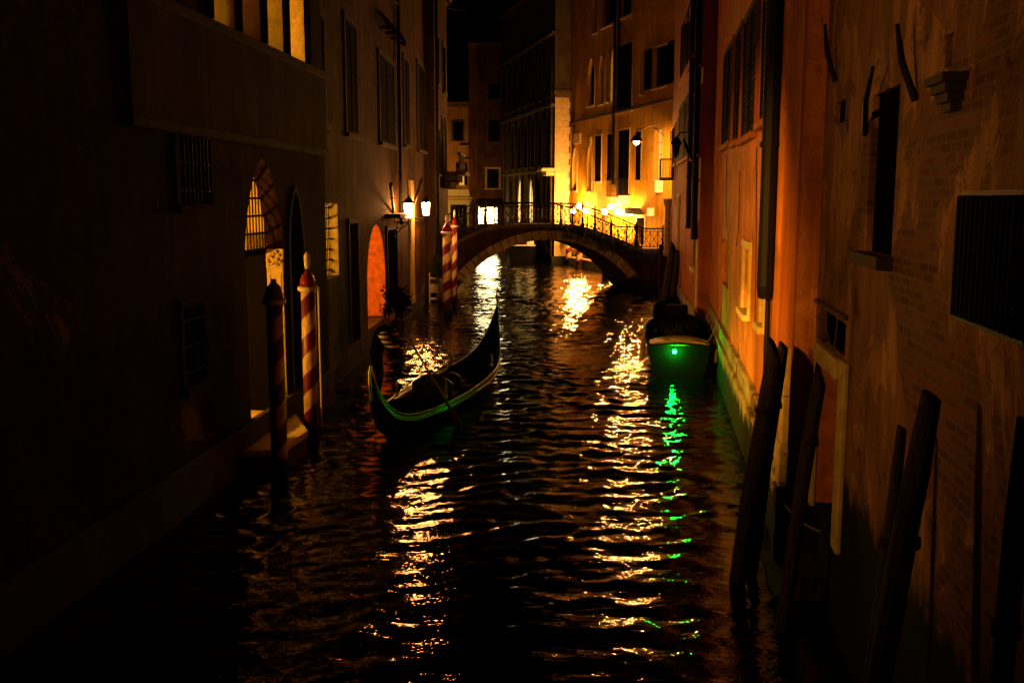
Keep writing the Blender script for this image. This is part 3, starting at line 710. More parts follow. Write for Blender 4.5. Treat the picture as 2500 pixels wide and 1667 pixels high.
for k in range(4):
    s0, h0 = f.hit(925+14*k, 40+14*k); p = [(s0, .02+.5*math.sin(q)*(.4+.12*q), h0-.45*q/3+.12*math.cos(2*q)) for q in [math.pi*j/10 for j in range(11)]]
    m.tube(p, .05, 6)
m.build('console', 'stone_left', f.root)
f.wall()
# awning pole / folded banners leaning beside the lanterns
for (x0, y0, x1, y1, lb) in ((958, 450, 978, 520, 'dark slanting iron rod left of the nearer lantern'), (1034, 435, 1022, 505, 'short iron rod hanging beside the farther lantern')):
    p0 = f.W(f.hit(x0, y0, .5)[0], .45, f.hit(x0, y0, .5)[1]); p1 = f.W(f.hit(x1, y1, .25)[0], .02, f.hit(x1, y1, .05)[1])
    o = thing('iron_rod', p1, 0, lb, 'rod'); MB().tube([(0, 0, 0), tuple((p0-p1)*.55), tuple(p0-p1)], [.05, .045, .06], 8).build('rod', 'iron', o)
    MB().lathe([(.07, -.03), (.07, .03)], 8, tuple((p0-p1)*.55)).build('knob', 'iron', o)
# third left house with carved balcony
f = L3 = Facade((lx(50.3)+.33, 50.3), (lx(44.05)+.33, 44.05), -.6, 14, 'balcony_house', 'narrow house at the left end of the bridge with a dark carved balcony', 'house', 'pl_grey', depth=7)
zb = 5.6
bal = MB().box(.6, 3.6, .002, 1.15, zb, zb+.16).box(.8, 1.05, .003, .8, zb-.32, zb-.001).box(.8, 1.05, .004, .5, zb-.62, zb-.321).box(2.0, 2.25, .003, .8, zb-.32, zb-.001).box(2., 2.25, .004, .5, zb-.62, zb-.321).box(3.2, 3.45, .003, .8, zb-.32, zb-.001).box(3.2, 3.45, .004, .5, zb-.62, zb-.321).build('balcony', 'stone_left', f.root, bevel=.04)
m = MB()
for k in range(13): m.lathe([(.05, 0), (.03, .1), (.07, .3), (.03, .5), (.05, .75)], 8, (.68+.235*k, .86, zb+.16))
m.box(.6, 3.6, .76, .95, zb+.91, zb+1.02); m.build('balustrade', 'stone_left', bal)
f.opening(1.0, 2.0, zb+.2, zb+2.6, .3, back='glass_dark', frame=.15, fmat='stone_left', arch='point', rise=.8, sill=False)
f.opening(2.5, 3.4, zb+.2, zb+2.6, .3, back='glass_dark', frame=.15, fmat='stone_left', arch='point', rise=.8, sill=False)
f.opening(4.3, 5.3, 5.6, 7.6, .3, back='glass_dark', frame=.15, fmat='stone_left'); f.opening(4.3, 5.3, 9.5, 11.6, .3, back='glass_dark', frame=.15, fmat='stone_left')
f.opening(1.2, 2.4, 9.5, 11.6, .3, back='glass_dark', frame=.15, fmat='stone_left')
s0 = f.L-.25; f.pipe([(s0, .1, 13.8), (s0, .1, 1)], .06)
f.wall()
# ------------------------------------------------------------------ lanterns
def lantern(loc, rot, label):
    o = thing('wall_lantern', loc, rot, label, 'lantern', 'glowing wall lanterns of the long dark house')
    m = MB(); m.tube([(0, .0, -.42), (0, .5, -.42)], .018, 6)
    for q0, cx, cz, r in ((0, .16, -.54, .1), (2, .36, -.52, .08)):
        m.tube([(0, cx+r*math.cos(q), cz+r*math.sin(q)) for q in [q0+k*.5 for k in range(13)]], .012, 5)
    m.tube([(0, .02, -.85), (0, .22, -.66), (0, .5, -.42), (0, .5, -.33)], .016, 6); m.box(-.05, .05, 0, .03, -.95, -.3)
    m.build('bracket', 'iron', o)
    h = MB().lathe([(.09, -.33), (.15, -.29), (.10, -.27)], 6, (0, .5, 0)).lathe([(.22, .22), (.13, .34), (.04, .42), (.02, .5)], 6, (0, .5, 0))
    for k in range(6):
        q = math.pi*2*k/6; h.tube([(.135*math.cos(q), .5+.135*math.sin(q), -.28), (.195*math.cos(q), .5+.195*math.sin(q), .22)], .01, 4)
    fr = h.build('lamp_frame', 'iron', o)
    MB().lathe([(.11, -.26), (.17, .2)], 6, (0, .5, 0)).build('lamp_glass', 'lantern_glow', o)
    return o
ang = math.atan2(L2.u.y, L2.u.x)
for (x, y, lb) in ((998, 512, 'larger nearer glowing lantern on a scrolled bracket above the lit pilaster'), (1040, 508, 'smaller farther glowing lantern on a scrolled bracket near the balcony house')):
    s0, z = L2.hit(x, y, .5); lantern(L2.W(s0, .0, z), ang, lb)
# hotel candelabra lamps on the quay
def candelabra(loc, n, label, wide=.42):
    o = thing('lamp_post', loc, R(15), label, 'lamp post', 'globe lamp posts in front of the hotel')
    MB().lathe([(.16, 0), (.16, .15), (.07, .3), (.05, .6), (.04, 2.4), (.06, 2.45), (.02, 2.6)], 10).build('pole', 'iron', o, smooth=True)
    for k in range(n):
        x = (k-(n-1)/2)*wide; z = 3.2+(.32 if abs(x) < .1 and n > 1 else 0)
        MB().tube([(0, 0, 2.5), (x*.7, 0, 2.45), (x, 0, 2.7), (x, 0, z-.17)], .02, 6).build('arm', 'iron', o)
        g = MB().ball((x, 0, z), .17, 16, 10).build('globe', 'globe_glow', o, smooth=True); MB().lathe([(.15, .165), (.13, .20), (.03, .25), (.01, .30)], 12, (x, 0, z)).build('globe_cap', 'iron', g)
        MB().lathe([(.07, -.2), (.09, -.15)], 8, (x, 0, z)).build('globe_collar', 'iron', g)
    return o
for (x, off, n, lb) in ((1414, .55, 3, 'three globe lamp post left of the balcony seen through the railing'), (1492, .5, 3, 'three globe lamp post under the hotel balcony'), (1531, .6, 2, 'two globe lamp post nearest to the hotel doorway')):
    s0, _ = R4.hit(x, 515, off); candelabra(R4.W(s0, off, .5), n, lb)
# hanging street lamp from the red house corner
p = D(1554, 347, 52.6); hl = thing('hanging_street_lamp', p, 0, 'dazzling street lamp hanging from a long arm above the right end of the bridge', 'street lamp')
MB().ball((0, 0, 0), .14, 14, 10).build('bulb', 'hang_glow', hl, smooth=True)
MB().lathe([(.34, .03), (.335, .04), (.24, .2), (.08, .38), (.03, .5)], 16).build('lamp_shade', 'iron', hl, smooth=True)
q = D(1622, 320, 47.8)-p
MB().tube([(0, 0, .45), (0, 0, .62), (q.x, q.y, .62)], .025, 6).tube([(q.x, q.y, .0), (q.x*.6, q.y*.6, .6)], .018, 6).build('arm', 'iron', hl)
# assumed street lamp on the far left quay, hidden behind the balcony house
o = thing('assumed_street_lamp', (-6.4, 81, .95), 0, 'assumed tall street lamp on the far quay, hidden from view, lighting the shop house', 'street lamp')
MB().lathe([(.14, 0), (.07, .4), (.05, 3.2), (.09, 3.25)], 10).build('pole', 'iron', o, smooth=True)
MB().lathe([(.1, 3.3), (.2, 3.75)], 6).build('lamp_glass', 'assumed_quay_glow', o); MB().lathe([(.24, 3.76), (.03, 4.05)], 6).build('lamp_cap', 'iron', o)
# added out-of-view spots standing in for the unseen source that lights the right bank
def added_flood(loc, target, power, angle, blend, label, col=LC, size=.12):
    o = thing('added_floodlight', loc, 0, label, 'added_floodlight')
    d = (Vector(target)-Vector(loc)).normalized(); rot = d.to_track_quat('-Z', 'Y').to_euler()
    hm = MB().lathe([(.03, .3), (.13, .25), (.15, .02)], 14).build('housing', 'iron', o, rot=rot)
    MB().tube([(0, 0, 0), tuple(Vector((-.6, 0, .1)))], .025, 6).build('arm', 'iron', o)
    l = bpy.data.lights.new('added_floodlight_bulb', 'SPOT'); l.energy = power; l.color = col; l.spot_size = R(angle); l.spot_blend = blend; l.shadow_soft_size = size
    lo_ = bpy.data.objects.new('added_floodlight_bulb', l); link(lo_, o); lo_.rotation_euler = rot; lo_.location = d*.02
added_flood((-4.6, 7.3, 5.3), (4.6, 18.4, 1.7), 9500, 46, .8, 'added wide spot lamp out of view, washing the orange house', (1, .42, .03))
added_flood((-4.9, 5.2, 5.0), (3.5, 9.6, 4.3), 780, 72, 1, 'small added spot lamp out of view, turned to the peeling house', (1, .42, .06))
added_flood((-4.6, 6.6, 4.9), (4.6, 19.4, 1.0), 24000, 14, 1, 'added narrow beam spot lamp out of view beside the wide one', (1, .55, .05))  # beam added for the yellow patch low on the orange house
# ------------------------------------------------------------------ bridge
B0 = Vector((-3.7, 46.45, 0)); B1 = Vector((7.75, 49.9, 0)); BU = (B1-B0).normalized(); BL = (B1-B0).length
br = thing('footbridge', B0, math.atan2(BU.y, BU.x), 'arched stone footbridge with iron lattice railings and ivy', 'bridge')
def bx(px): # local x on the face for a pixel column
    r = ray(px, 560); det = r[0]*(-BU.y)+BU.x*r[1]; return (r[0]*B0.y-r[1]*B0.x)/det
def bz(px, py):
    s_ = bx(px); pt = B0+BU*s_; r = ray(px, py); return CAM_H+r[2]*pt.y/r[1]
XL, XR = bx(1100), bx(1560); ARZ = 2.55; XM = (XL+XR)/2
def intr(x):
    h = (XR-XL)/2; u = (x-XM)/h; Rr = (h*h+(ARZ+.1)**2)/(2*(ARZ+.1)); v = Rr*Rr-(x-XM)**2
    return max(-.6, ARZ-Rr+math.sqrt(max(v, 0))) if abs(u) < 1 else -.6
x_a, x_b, x_c, x_d = bx(1085), bx(1228), bx(1400), bx(1570)
za, zb_, zd = 2.15, 3.12, 1.9
def deck(x):
    if x <= 0: return za
    if x < x_b: k = min(1, max(0, (x-x_a)/(x_b-x_a))); return za+(zb_-za)*math.sin(k*math.pi/2)**1.1
    if x < x_c: return zb_+.05*math.sin(math.pi*(x-x_b)/(x_c-x_b))
    if x < x_d: k = (x-x_c)/(x_d-x_c); return zb_-(zb_-zd)*(k**1.25)
    return zd
WD = 3.2; N = 90
xs = [BL*k/N for k in range(N+1)]
xs = sorted(xs+[XL, XR])
m = MB()
for k in range(len(xs)-1):
    x0, x1 = xs[k], xs[k+1]
    l0, l1 = (intr(x0), intr(x1)); d0, d1 = deck(x0), deck(x1)
    for y in (0, WD): m.quad((x0, y, l0), (x1, y, l1), (x1, y, d1), (x0, y, d0))
    m.quad((x0, 0, l0), (x0, WD, l0), (x1, WD, l1), (x1, 0, l1)); m.quad((x0, 0, d0), (x1, 0, d1), (x1, WD, d1), (x0, WD, d0))
MATS['pl_bridge'] = plaster('pl_bridge', (.05, .026, .014), .6, brick=1.0)
m.build('bridge_body', 'pl_bridge', br)
m = MB(); nv = 30
h = (XR-XL)/2; Rr = (h*h+(ARZ+.1)**2)/(2*(ARZ+.1)); cz = ARZ-Rr; q1 = math.asin(min(1, h/Rr))
for k in range(nv):
    a0, a1 = -q1+2*q1*k/nv+.004, -q1+2*q1*(k+1)/nv-.004; p = []
    for a in (a0, (a0+a1)/2, a1): p.append((XM+(Rr+.001)*math.sin(a), cz+(Rr+.001)*math.cos(a)))
    for a in (a1, (a0+a1)/2, a0): p.append((XM+(Rr+.44)*math.sin(a), cz+(Rr+.44)*math.cos(a)))
    m.prism(p, -.05-.01*(k % 2), .12)
m.build('arch_stones', 'stone', br, bevel=.012)
for y in (-.12, WD-.2):
    m = MB()
    for k in range(len(xs)-1):
        x0, x1 = xs[k], xs[k+1]
        if x0 >= x_a-.5: m.prism([(x0, deck(x0)-.02), (x1, deck(x1)-.02), (x1, deck(x1)+.14), (x0, deck(x0)+.14)], y, y+.32)
    m.build('coping', 'palace_stone', br)
steps = MB(); 
for k in range(26):
    x = .5+k*(BL-1)/26; steps.box(x, x+.3, .22, WD-.22, deck(x)+.01, deck(x)+.1)
steps.build('steps', 'paving', br)
posts = [x_a+.25, bx(1118), bx(1230), bx(1402), bx(1528), x_d-.02, BL-.15]
posts = [bx(1088), bx(1118), bx(1158), bx(1228), bx(1422), bx(1452), bx(1553), BL-.25]
def railing(y, nm):
    m = MB(); bays = []
    L = [bx(1082)]; x = L[0]
    while x < BL-.3: x += .42; L.append(x)
    L[-1] = BL-.12
    top = lambda x: deck(x)+.14+1.0; bot = lambda x: deck(x)+.14+.1
    m.tube([(x, y, top(x)) for x in L], .034, 6); m.tube([(x, y, top(x)-.15) for x in L], .016, 5); m.tube([(x, y, bot(x)) for x in L], .018, 5)
    for x in L: m.tube([(x, y, deck(x)+.13), (x, y, top(x))], .018, 5)
    for k in range(len(L)-1):
        a, b = L[k], L[k+1]; c = (a+b)/2; n = 8
        for s_ in (1, -1):   # pair of bowed bars crossing
            pts = []
            for j in range(n+1):
                v = j/n; xx = c+s_*(b-a)*.46*math.cos(math.pi*v); pts.append((xx, y, bot(xx)+(top(xx)-.15-bot(xx))*v))
            m.tube(pts, .013, 4, cap=False)
        for zz in (-.075,):
            m.tube([(c+.06*math.cos(q), y, top(c)+zz+.06*math.sin(q)) for q in [2*math.pi*j/8 for j in range(9)]], .012, 4, cap=False)
        m.tube([(c+.05*math.cos(q), y, bot(c)+.06+.05*math.sin(q)) for q in [2*math.pi*j/8 for j in range(9)]], .012, 4, cap=False)
    return m.build('railing', 'iron', br)
railing(.0, 'a'); railing(WD-.05, 'b')
for y in (0, WD-.05):
    for x in posts:
        MB().lathe([(.10, 0), (.10, .12), (.05, .2), (.07, .3), (.045, .4), (.04, .95), (.06, 1.0), (.06, 1.06), (.03, 1.1), (.055, 1.16), (.01, 1.22)], 10, (x, y, deck(x)+.1)).build('railing_post', 'iron', br, smooth=True)
def foliage(name, pts, n, size, mat, parent=None, spread=.25, smooth=False):
    m = MB()
    for k in range(n):
        c = Vector(random.choice(pts))+Vector([random.gauss(0, spread) for _ in range(3)])
        d = Vector([random.gauss(0, 1) for _ in range(3)]).normalized(); e = d.orthogonal().normalized()*size*random.uniform(.25, .5); d = d*size*random.uniform(.6, 1.3)
        m.quad(c-d, c+e, c+d, c-e)
    return m.build(name, mat, parent)
iv = thing('ivy', B0+BU*bx(1440)+Vector((0, -.12, 2.9)), math.atan2(BU.y, BU.x), 'ivy hanging over the right side of the bridge parapet', 'ivy')
pts = []
x0 = bx(1440)
for k in range(260):
    u = random.random(); x = bx(1370)+(bx(1600)-bx(1370))*u; dz = random.random()**1.5*(.75 if u < .6 else .55)
    if intr(x) > deck(x)-dz-.1: dz *= .3
    pts.append((x-x0, -.12-.08*random.random(), deck(x)-dz-2.9+.05))
foliage('ivy_leaves', pts, 3600, .05, 'leaf', iv, .06)
MB().tube([(bx(1390+14*k)-x0, -.09, deck(bx(1390+14*k))-.15-.1*(k % 3)-2.9) for k in range(14)], .015, 5).build('ivy_stem', 'wood_black', iv)
# ------------------------------------------------------------------ striped mooring poles
def palina(loc, top, r, label, lean=0, spin=0):
    o = thing('striped_mooring_pole', loc, spin, label, 'mooring pole', 'red and cream striped mooring poles')
    o.rotation_euler = (0, lean, spin)
    MB().lathe([(r, -1), (r, top*.5), (r*.97, top)], 20).build('pole', 'stripes', o, smooth=True)
    c = MB().lathe([(r*1.0, top), (r*1.35, top+.02), (r*1.4, top+.06), (r*1.3, top+.10)], 20).build('collar', 'white_paint', o, smooth=True)
    MB().lathe([(r*1.1, top+.10), (r*1.05, top+.2), (r*.8, top+.3), (r*.35, top+.36), (r*.3, top+.42)], 16).build('cap', 'red_paint', o, smooth=True)
    if 'flat' not in label: MB().lathe([(r*.3, top+.42), (r*.42, top+.52), (r*.4, top+.66), (.01, top+.74)], 12).build('finial', 'white_paint', o, smooth=True)
    return o
p = G(762, 1062, .1); YP = p.y
palina((p.x, p.y, 0), D(762, 712, p.y).z, .135, 'taller bright striped pole with a red cap beside the landing stage', spin=2.2)
p = G(697, 1092, .4); palina((p.x-.02, p.y-.35, 0), D(697, 745, p.y-.35).z, .135, 'darker striped pole with a flat broken top at the corner of the landing stage', spin=.6)
p = G(1093, 772); palina((p.x, p.y, 0), D(1093, 572, p.y).z, .17, 'thick striped pole in front of the left end of the bridge', spin=1.9)
p = G(1111, 752); palina((p.x, p.y, 0), D(1111, 556, p.y).z, .11, 'thinner striped pole just behind the thick one near the bridge', spin=3.0)
for (x, y, lb, t) in ((1388, 645, 'leftmost small striped pole seen under the bridge arch', 2.2), (1414, 652, 'second small striped pole seen under the bridge arch', 2.3), (1478, 678, 'right small striped pole seen under the bridge arch', 1.6)):
    p = G(x, y); palina((p.x, p.y, 0), t, .2, lb, spin=x*.7)
# thin green-lit upright pipe beside the striped pole
p = G(786, 1045); o = thing('thin_pole', (p.x, p.y, 0), 0, 'thin pale rod glinting green just right of the tall striped pole', 'pole')
MB().tube([(0, 0, -.6), (0, 0, D(786, 705, p.y).z)], .018, 8).build('rod', 'white_paint', o); MB().ball((0, 0, D(786, 705, p.y).z), .035).build('knob', 'white_paint', o)
# ------------------------------------------------------------------ raw timber mooring posts
def timber(base, top, w, label, slant=.3, cat='mooring post'):
    base, top = Vector(base), Vector(top); o = thing('timber_mooring_post', base, 0, label, cat, 'raw timber mooring posts on the right bank')
    t = top-base; m = MB(); n = 12; i0 = 0; K = 9
    for k in range(K+1):
        u = k/K; c = (t*u if k < K else t)+Vector((math.sin(5*u+w*90)*w*.18, 0, 0))
        for j in range(n):
            q = 2*math.pi*j/n; r = w*(1+.09*math.sin(2*q+u*5+w*40)+.06*math.sin(5*q+11*u)+random.uniform(-.04, .04))*(1-.22*max(0, .35-u))*(1-.1*u)*(1.0 if k else 1.0)
            rr_ = r*(.7 if k == K else .95 if k == K-1 else 1); dz = (slant*w*2*math.cos(q-2.4) if k == K else 0)
            m.v.append((c.x+rr_*math.cos(q), c.y+rr_*math.sin(q), c.z+dz-(0.12 if k == K-0 else 0)*0))
    for k in range(K):
        for j in range(n): A = k*n+j; B_ = k*n+(j+1) % n; m.f.append((A, B_, B_+n, A+n))
    m.f.append(tuple(K*n+j for j in range(n))); m.build('post', 'post_wood', o)
    MB().lathe([(w*1.04, -.03), (w*1.06, 0), (w*1.04, .03)], 14, tuple(t*.78)).build('iron_band', 'iron', o)
    return o
def tp(xb, yb, xt, yt, dy, w, lb, slant=.3):
    b = G(xb, yb); y = b.y; tpp = D(xt, yt, y+dy); e = (tpp-b); b2 = b-e*(.5/e.z); timber((b2.x, b2.y, -.5), tpp, w, lb, slant)
def tq(xb, yb, xt, yt, Y_, w, lb, slant=.2):
    t_ = D(xt, yt, Y_); b_ = D(xb, yb, Y_-.15); e = t_-b_; b_ = b_-e*((b_.z+.5)/e.z); timber(b_, t_, w, lb, slant)
tq(1822, 1290, 1888, 850, 11.5, .108, 'leaning dark timber post in front of the pale corner pier', .6)
tq(1852, 1262, 1914, 843, 11.75, .08, 'slimmer timber post tucked behind the leaning one at the corner pier', .3)
tq(1938, 1330, 2004, 915, 10.2, .082, 'broad pointed timber post before the water door', .8)
tq(2142, 1500, 2202, 1045, 6.6, .05, 'slim timber post standing alone against the brick wall')
tq(2212, 1319, 2276, 965, 5.8, .08, 'tall blackest timber post between the slim one and the picture edge')
tq(2462, 1467, 2510, 1030, 4.3, .06, 'timber post at the right edge of the picture')
tp(1620, 772, 1642, 600, .4, .17, 'stout leaning post beside the right end of the bridge', .5)
tp(1640, 762, 1656, 614, .4, .15, 'black post against the red house near the bridge', .3)
tp(1611, 745, 1613, 598, .0, .08, 'thin pale topped post nearest to the bridge railing', .2)
# oars leaning on those posts
p0, p1 = G(1616, 780), D(1637, 645, 43.5)
o = thing('leaning_oars', p0, 0, 'bundle of orange oars leaning against the posts by the bridge', 'oars')
MB().tube([(0, 0, -.2), tuple(p1-p0)], .05, 6).tube([(.18, .1, -.2), tuple(p1-p0+Vector((.16, .05, -.05)))], .045, 6).build('oar_shafts', 'orange_wood', o)
MB().tube([(-.12, 0, -.2), tuple(p1-p0+Vector((-.14, 0, -.5)))], .025, 6).build('pole', 'white_paint', o)
# water-door steps by the peeling house
o = thing('water_steps', (3.7, 11.6, 0), math.atan2(R1.u.y, R1.u.x), 'mossy timber steps below the water door', 'steps')
MB().box(-.9, .6, -.1, .35, .28, .36).build('step', 'post_wood', o); MB().box(-.9, .6, .1, .6, -.05, .05).build('step', 'post_wood', o); MB().box(-.8, -.7, .2, .3, -.5, .27).build('support', 'post_wood', o); MB().box(.4, .5, .2, .3, -.5, .27).build('support', 'post_wood', o)
# ------------------------------------------------------------------ gondola
GA, GB = Vector((-2.5, 17.3, 0)), Vector((-.4, 26.5, 0)); gu = (GB-GA).normalized(); GL = (GB-GA).length
go = thing('gondola', (GA+GB)/2, math.atan2(gu.y, gu.x), 'long black gondola with green glinting gunwales and curved ends', 'gondola')
def gw(t): return .70*(1-abs(2*t-1)**2.3)*(1.0)+.012
def gz(t): return .40+(1.2*abs(2*t-1)**7 if t > .5 else 1.0*abs(2*t-1)**11)+.05*abs(2*t-1)**2
def gk(t): return -.12+(1.42*abs(2*t-1)**6.2 if t > .5 else 1.2*abs(2*t-1)**8)
def st(t): return (t-.5)*GL
NT = 60; m = MB()
sec = lambda t: [(-1, 0), (-.97, .25), (-.72, .75), (0, 1), (.72, .75), (.97, .25), (1, 0)]
for k in range(NT+1):
    t = k/NT
    for (a, bb) in sec(t): m.v.append((st(t), gw(t)*a, gz(t)*(1-bb)+gk(t)*bb))
for k in range(NT):
    for j in range(6): A = k*7+j; m.f.append((A, A+1, A+8, A+7))
hull = m.build('hull', 'lacquer', go, smooth=True); so = hull.modifiers.new('s', 'SOLIDIFY'); so.thickness = .035; so.offset = 0
for sgn in (-1, 1):
    MB().tube([(st(t), sgn*(gw(t)+.01), gz(t)+.015) for t in [k/60 for k in range(61)]], .015, 6).build('gunwale', 'brass', go, smooth=True)
    MB().tube([(st(t), sgn*(gw(t)+.02)*.995, gz(t)-.10) for t in [.02+.96*k/60 for k in range(61)]], .012, 6).build('rub_rail', 'brass', go, smooth=True)
for (t0, t1) in ((.0, .3), (.72, 1.0)):   # fore and aft decks
    m = MB()
    for k in range(16):
        a, b = t0+(t1-t0)*k/16, t0+(t1-t0)*(k+1)/16
        for sg in (-1, 1): m.quad((st(a), 0, gz(a)+.07*min(1, gw(a)*2)), (st(b), 0, gz(b)+.07*min(1, gw(b)*2)), (st(b), sg*gw(b), gz(b)), (st(a), sg*gw(a), gz(a)))
    m.build('deck', 'matte_black', go)
MB().box(st(.31), st(.71), -.42, .42, .02, .07).build('floor', 'matte_black', go)
# bow iron with teeth (far end), curled stern iron (near end)
m = MB(); zt = gz(1)
prof = [(0, zt-.55), (.10, zt-.3), (.13, zt), (.10, zt+.2), (.0, zt+.33), (-.12, zt+.30), (-.03, zt+.18), (.02, zt), (-.03, zt-.3)]
m.prism([(st(1)+a, z) for a, z in prof], -.012, .012)
for k in range(6): m.box(st(1)+.08, st(1)+.26, -.01, .01, zt-.42+.085*k, zt-.38+.085*k)
m.build('bow_iron', 'steel', go)
m = MB(); z0_ = gz(0); m.tube([(st(0)+.05, 0, z0_-.5), (st(0)-.03, 0, z0_-.2), (st(0)-.04, 0, z0_), (st(0)+.02, 0, z0_+.12), (st(0)+.10, 0, z0_+.1)], [.03, .03, .025, .02, .012], 6); m.build('stern_iron', 'steel', go)
def seat(x, w, h, nm='seat'):
    s_ = MB().box(x-.25, x+.25, -w, w, .07, .36).build('seat', 'velvet', go, bevel=.04)
    m = MB(); p = [(-w+2*w*k/8, .36+h*math.sin(math.pi*k/8)*.4+h*.55) for k in range(9)]
    m.prism([(a, b) for a, b in p]+[(w, .3), (-w, .3)], 0, .06)
    MB_ = m.build('seat_back', 'lacquer', s_, bevel=.01); MB_.location = (x-.3, 0, 0); MB_.rotation_euler = (0, 0, math.pi/2)
seat(st(.42), .45, .5); seat(st(.58), .2, .25)
for x, y in ((st(.50), .45), (st(.5), -.45)):
    MB().box(x-.15, x+.15, y-.1, y+.1, .07, .4).build('stool', 'velvet', go, bevel=.03)
for t in (.72, .3):   # brass sea-horse style ornaments
    for sg in (-1, 1):
        o_ = MB().ball((st(t), sg*(gw(t)-.1), gz(t)+.1), .05, 8, 6).tube([(st(t), sg*(gw(t)-.1), gz(t)+.1), (st(t)+.06, sg*(gw(t)-.1), gz(t)+.25), (st(t)-.02, sg*(gw(t)-.1), gz(t)+.36)], .025, 6).build('ornament', 'brass', go, smooth=True)
fo = MB().tube([(st(.26), -gw(.26)+.04, gz(.26)), (st(.26)-.03, -gw(.26), gz(.26)+.25), (st(.26)+.05, -gw(.26)-.03, gz(.26)+.42), (st(.26)+.12, -gw(.26), gz(.26)+.5)], [.05, .04, .05, .03], 8).build('oar_rest', 'oar_wood', go, smooth=True)
# ------------------------------------------------------------------ gondolier
def skin_body(name, verts, edges, radii, mat, parent, sub=2, root=0):
    me = bpy.data.meshes.new(name); me.from_pydata(verts, edges, []); me.update()
    o = link(bpy.data.objects.new(name, me), parent)
    mo = o.modifiers.new('skin', 'SKIN'); mo.use_smooth_shade = True
    for k, v in enumerate(me.skin_vertices[0].data):
        r = radii[k]; v.radius = r if isinstance(r, tuple) else (r, r); v.use_root = (k == root)
    s_ = o.modifiers.new('sub', 'SUBSURF'); s_.levels = sub; s_.render_levels = sub
    me.materials.append(MATS[mat]); return o
gp = GA+gu*1.7; gloc = Vector((gp.x-.50, gp.y+.06, .62))
gd_ = thing('person', gloc, R(-20), 'gondolier in dark jacket and striped sleeves leaning on the oar at the stern', 'person')
# local: +x to the right/forward of the picture, z up
V = [(0, 0, .92), (.05, 0, 1.1), (.12, 0, 1.28), (.19, 0, 1.42), (.23, 0, 1.50),           # pelvis..neck base
     (-.02, .1, .86), (.02, .13, .47), (-.06, .15, .09), (.06, .16, .03), (.15, .16, .03),    # left leg
     (.02, -.1, .86), (.12, -.16, .48), (.10, -.2, .09), (.22, -.2, .03), (.31, -.2, .03),  # right leg
     (.20, .18, 1.40), (.34, .24, 1.18), (.56, .16, 1.17),
     (.20, -.18, 1.40), (.36, -.26, 1.17), (.58, -.14, 1.08)]
E_ = [(0, 1), (1, 2), (2, 3), (3, 4), (0, 5), (5, 6), (6, 7), (7, 8), (8, 9), (0, 10), (10, 11), (11, 12), (12, 13), (13, 14), (3, 15), (15, 16), (16, 17), (3, 18), (18, 19), (19, 20)]
Rd = [(.18, .14), (.17, .14), (.21, .16), (.19, .14), .065, .10, .065, .045, .045, .03, .10, .065, .045, .045, .03, .075, .055, .04, .075, .055, .04]
skin_body('jacket_and_trousers', V, E_, Rd, 'cloth_black', gd_)
for sg, (e0, e1) in ((1, ((.34, .24, 1.18), (.545, .165, 1.17))), (-1, ((.36, -.26, 1.17), (.565, -.145, 1.085)))):
    e0, e1 = Vector(e0), Vector(e1); u0 = Vector((.2, sg*.18, 1.4))
    MB().tube([u0.lerp(e0, .25), u0.lerp(e0, .6), e0, e0.lerp(e1, .5), e0.lerp(e1, .98)], [.088, .078, .068, .06, .052], 12).build('sleeve', 'shirt', gd_, smooth=True)
HV = [(.23, 0, 1.48), (.26, 0, 1.56), (.29, 0, 1.64), (.30, 0, 1.72), (.29, 0, 1.78), (.38, 0, 1.665), (.36, 0, 1.60)]
skin_body('head', HV, [(0, 1), (1, 2), (2, 3), (3, 4), (2, 5), (2, 6)], [.055, .055, (.085, .075), (.098, .082), (.07, .06), .018, .035], 'skin', gd_)
MB().ball((.275, 0, 1.735), .107, 16, 10, 1.05).build('hair', 'hair', gd_, smooth=True)
MB().ball((.385, .03, 1.70), .012, 8, 6).ball((.385, -.03, 1.70), .012, 8, 6).build('eyes', 'hair', gd_)
MB().ball((.29, .088, 1.68), .024, 8, 6, 1.4).ball((.29, -.088, 1.68), .024, 8, 6, 1.4).build('ears', 'skin', gd_)
def hand(c, nm):
    c = Vector(c); verts = [c, c+Vector((.05, 0, 0)), c+Vector((.09, 0, .0))]; ed = [(0, 1), (1, 2)]; rd = [(.028, .02), (.04, .018), (.035, .018)]
    for k in range(4):
        b = c+Vector((.10, (k-1.5)*.02, 0)); L_ = (.03, .036, .034, .026)[k]; i = len(verts)
        verts += [b, b+Vector((L_, 0, -.02)), b+Vector((L_*.7, 0, -.05)), b+Vector((.0, 0, -.06))]; ed += [(2, i), (i, i+1), (i+1, i+2), (i+2, i+3)]; rd += [.0095, .009, .0085, .007]
    i = len(verts); verts += [c+Vector((.04, .035, -.02)), c+Vector((.07, .05, -.045)), c+Vector((.09, .03, -.06))]; ed += [(1, i), (i, i+1), (i+1, i+2)]; rd += [.012, .010, .008]
    skin_body('hand', verts, ed, rd, 'skin', gd_, 1)
hand((.555, .16, 1.18), 'l'); hand((.575, -.14, 1.085), 'r')
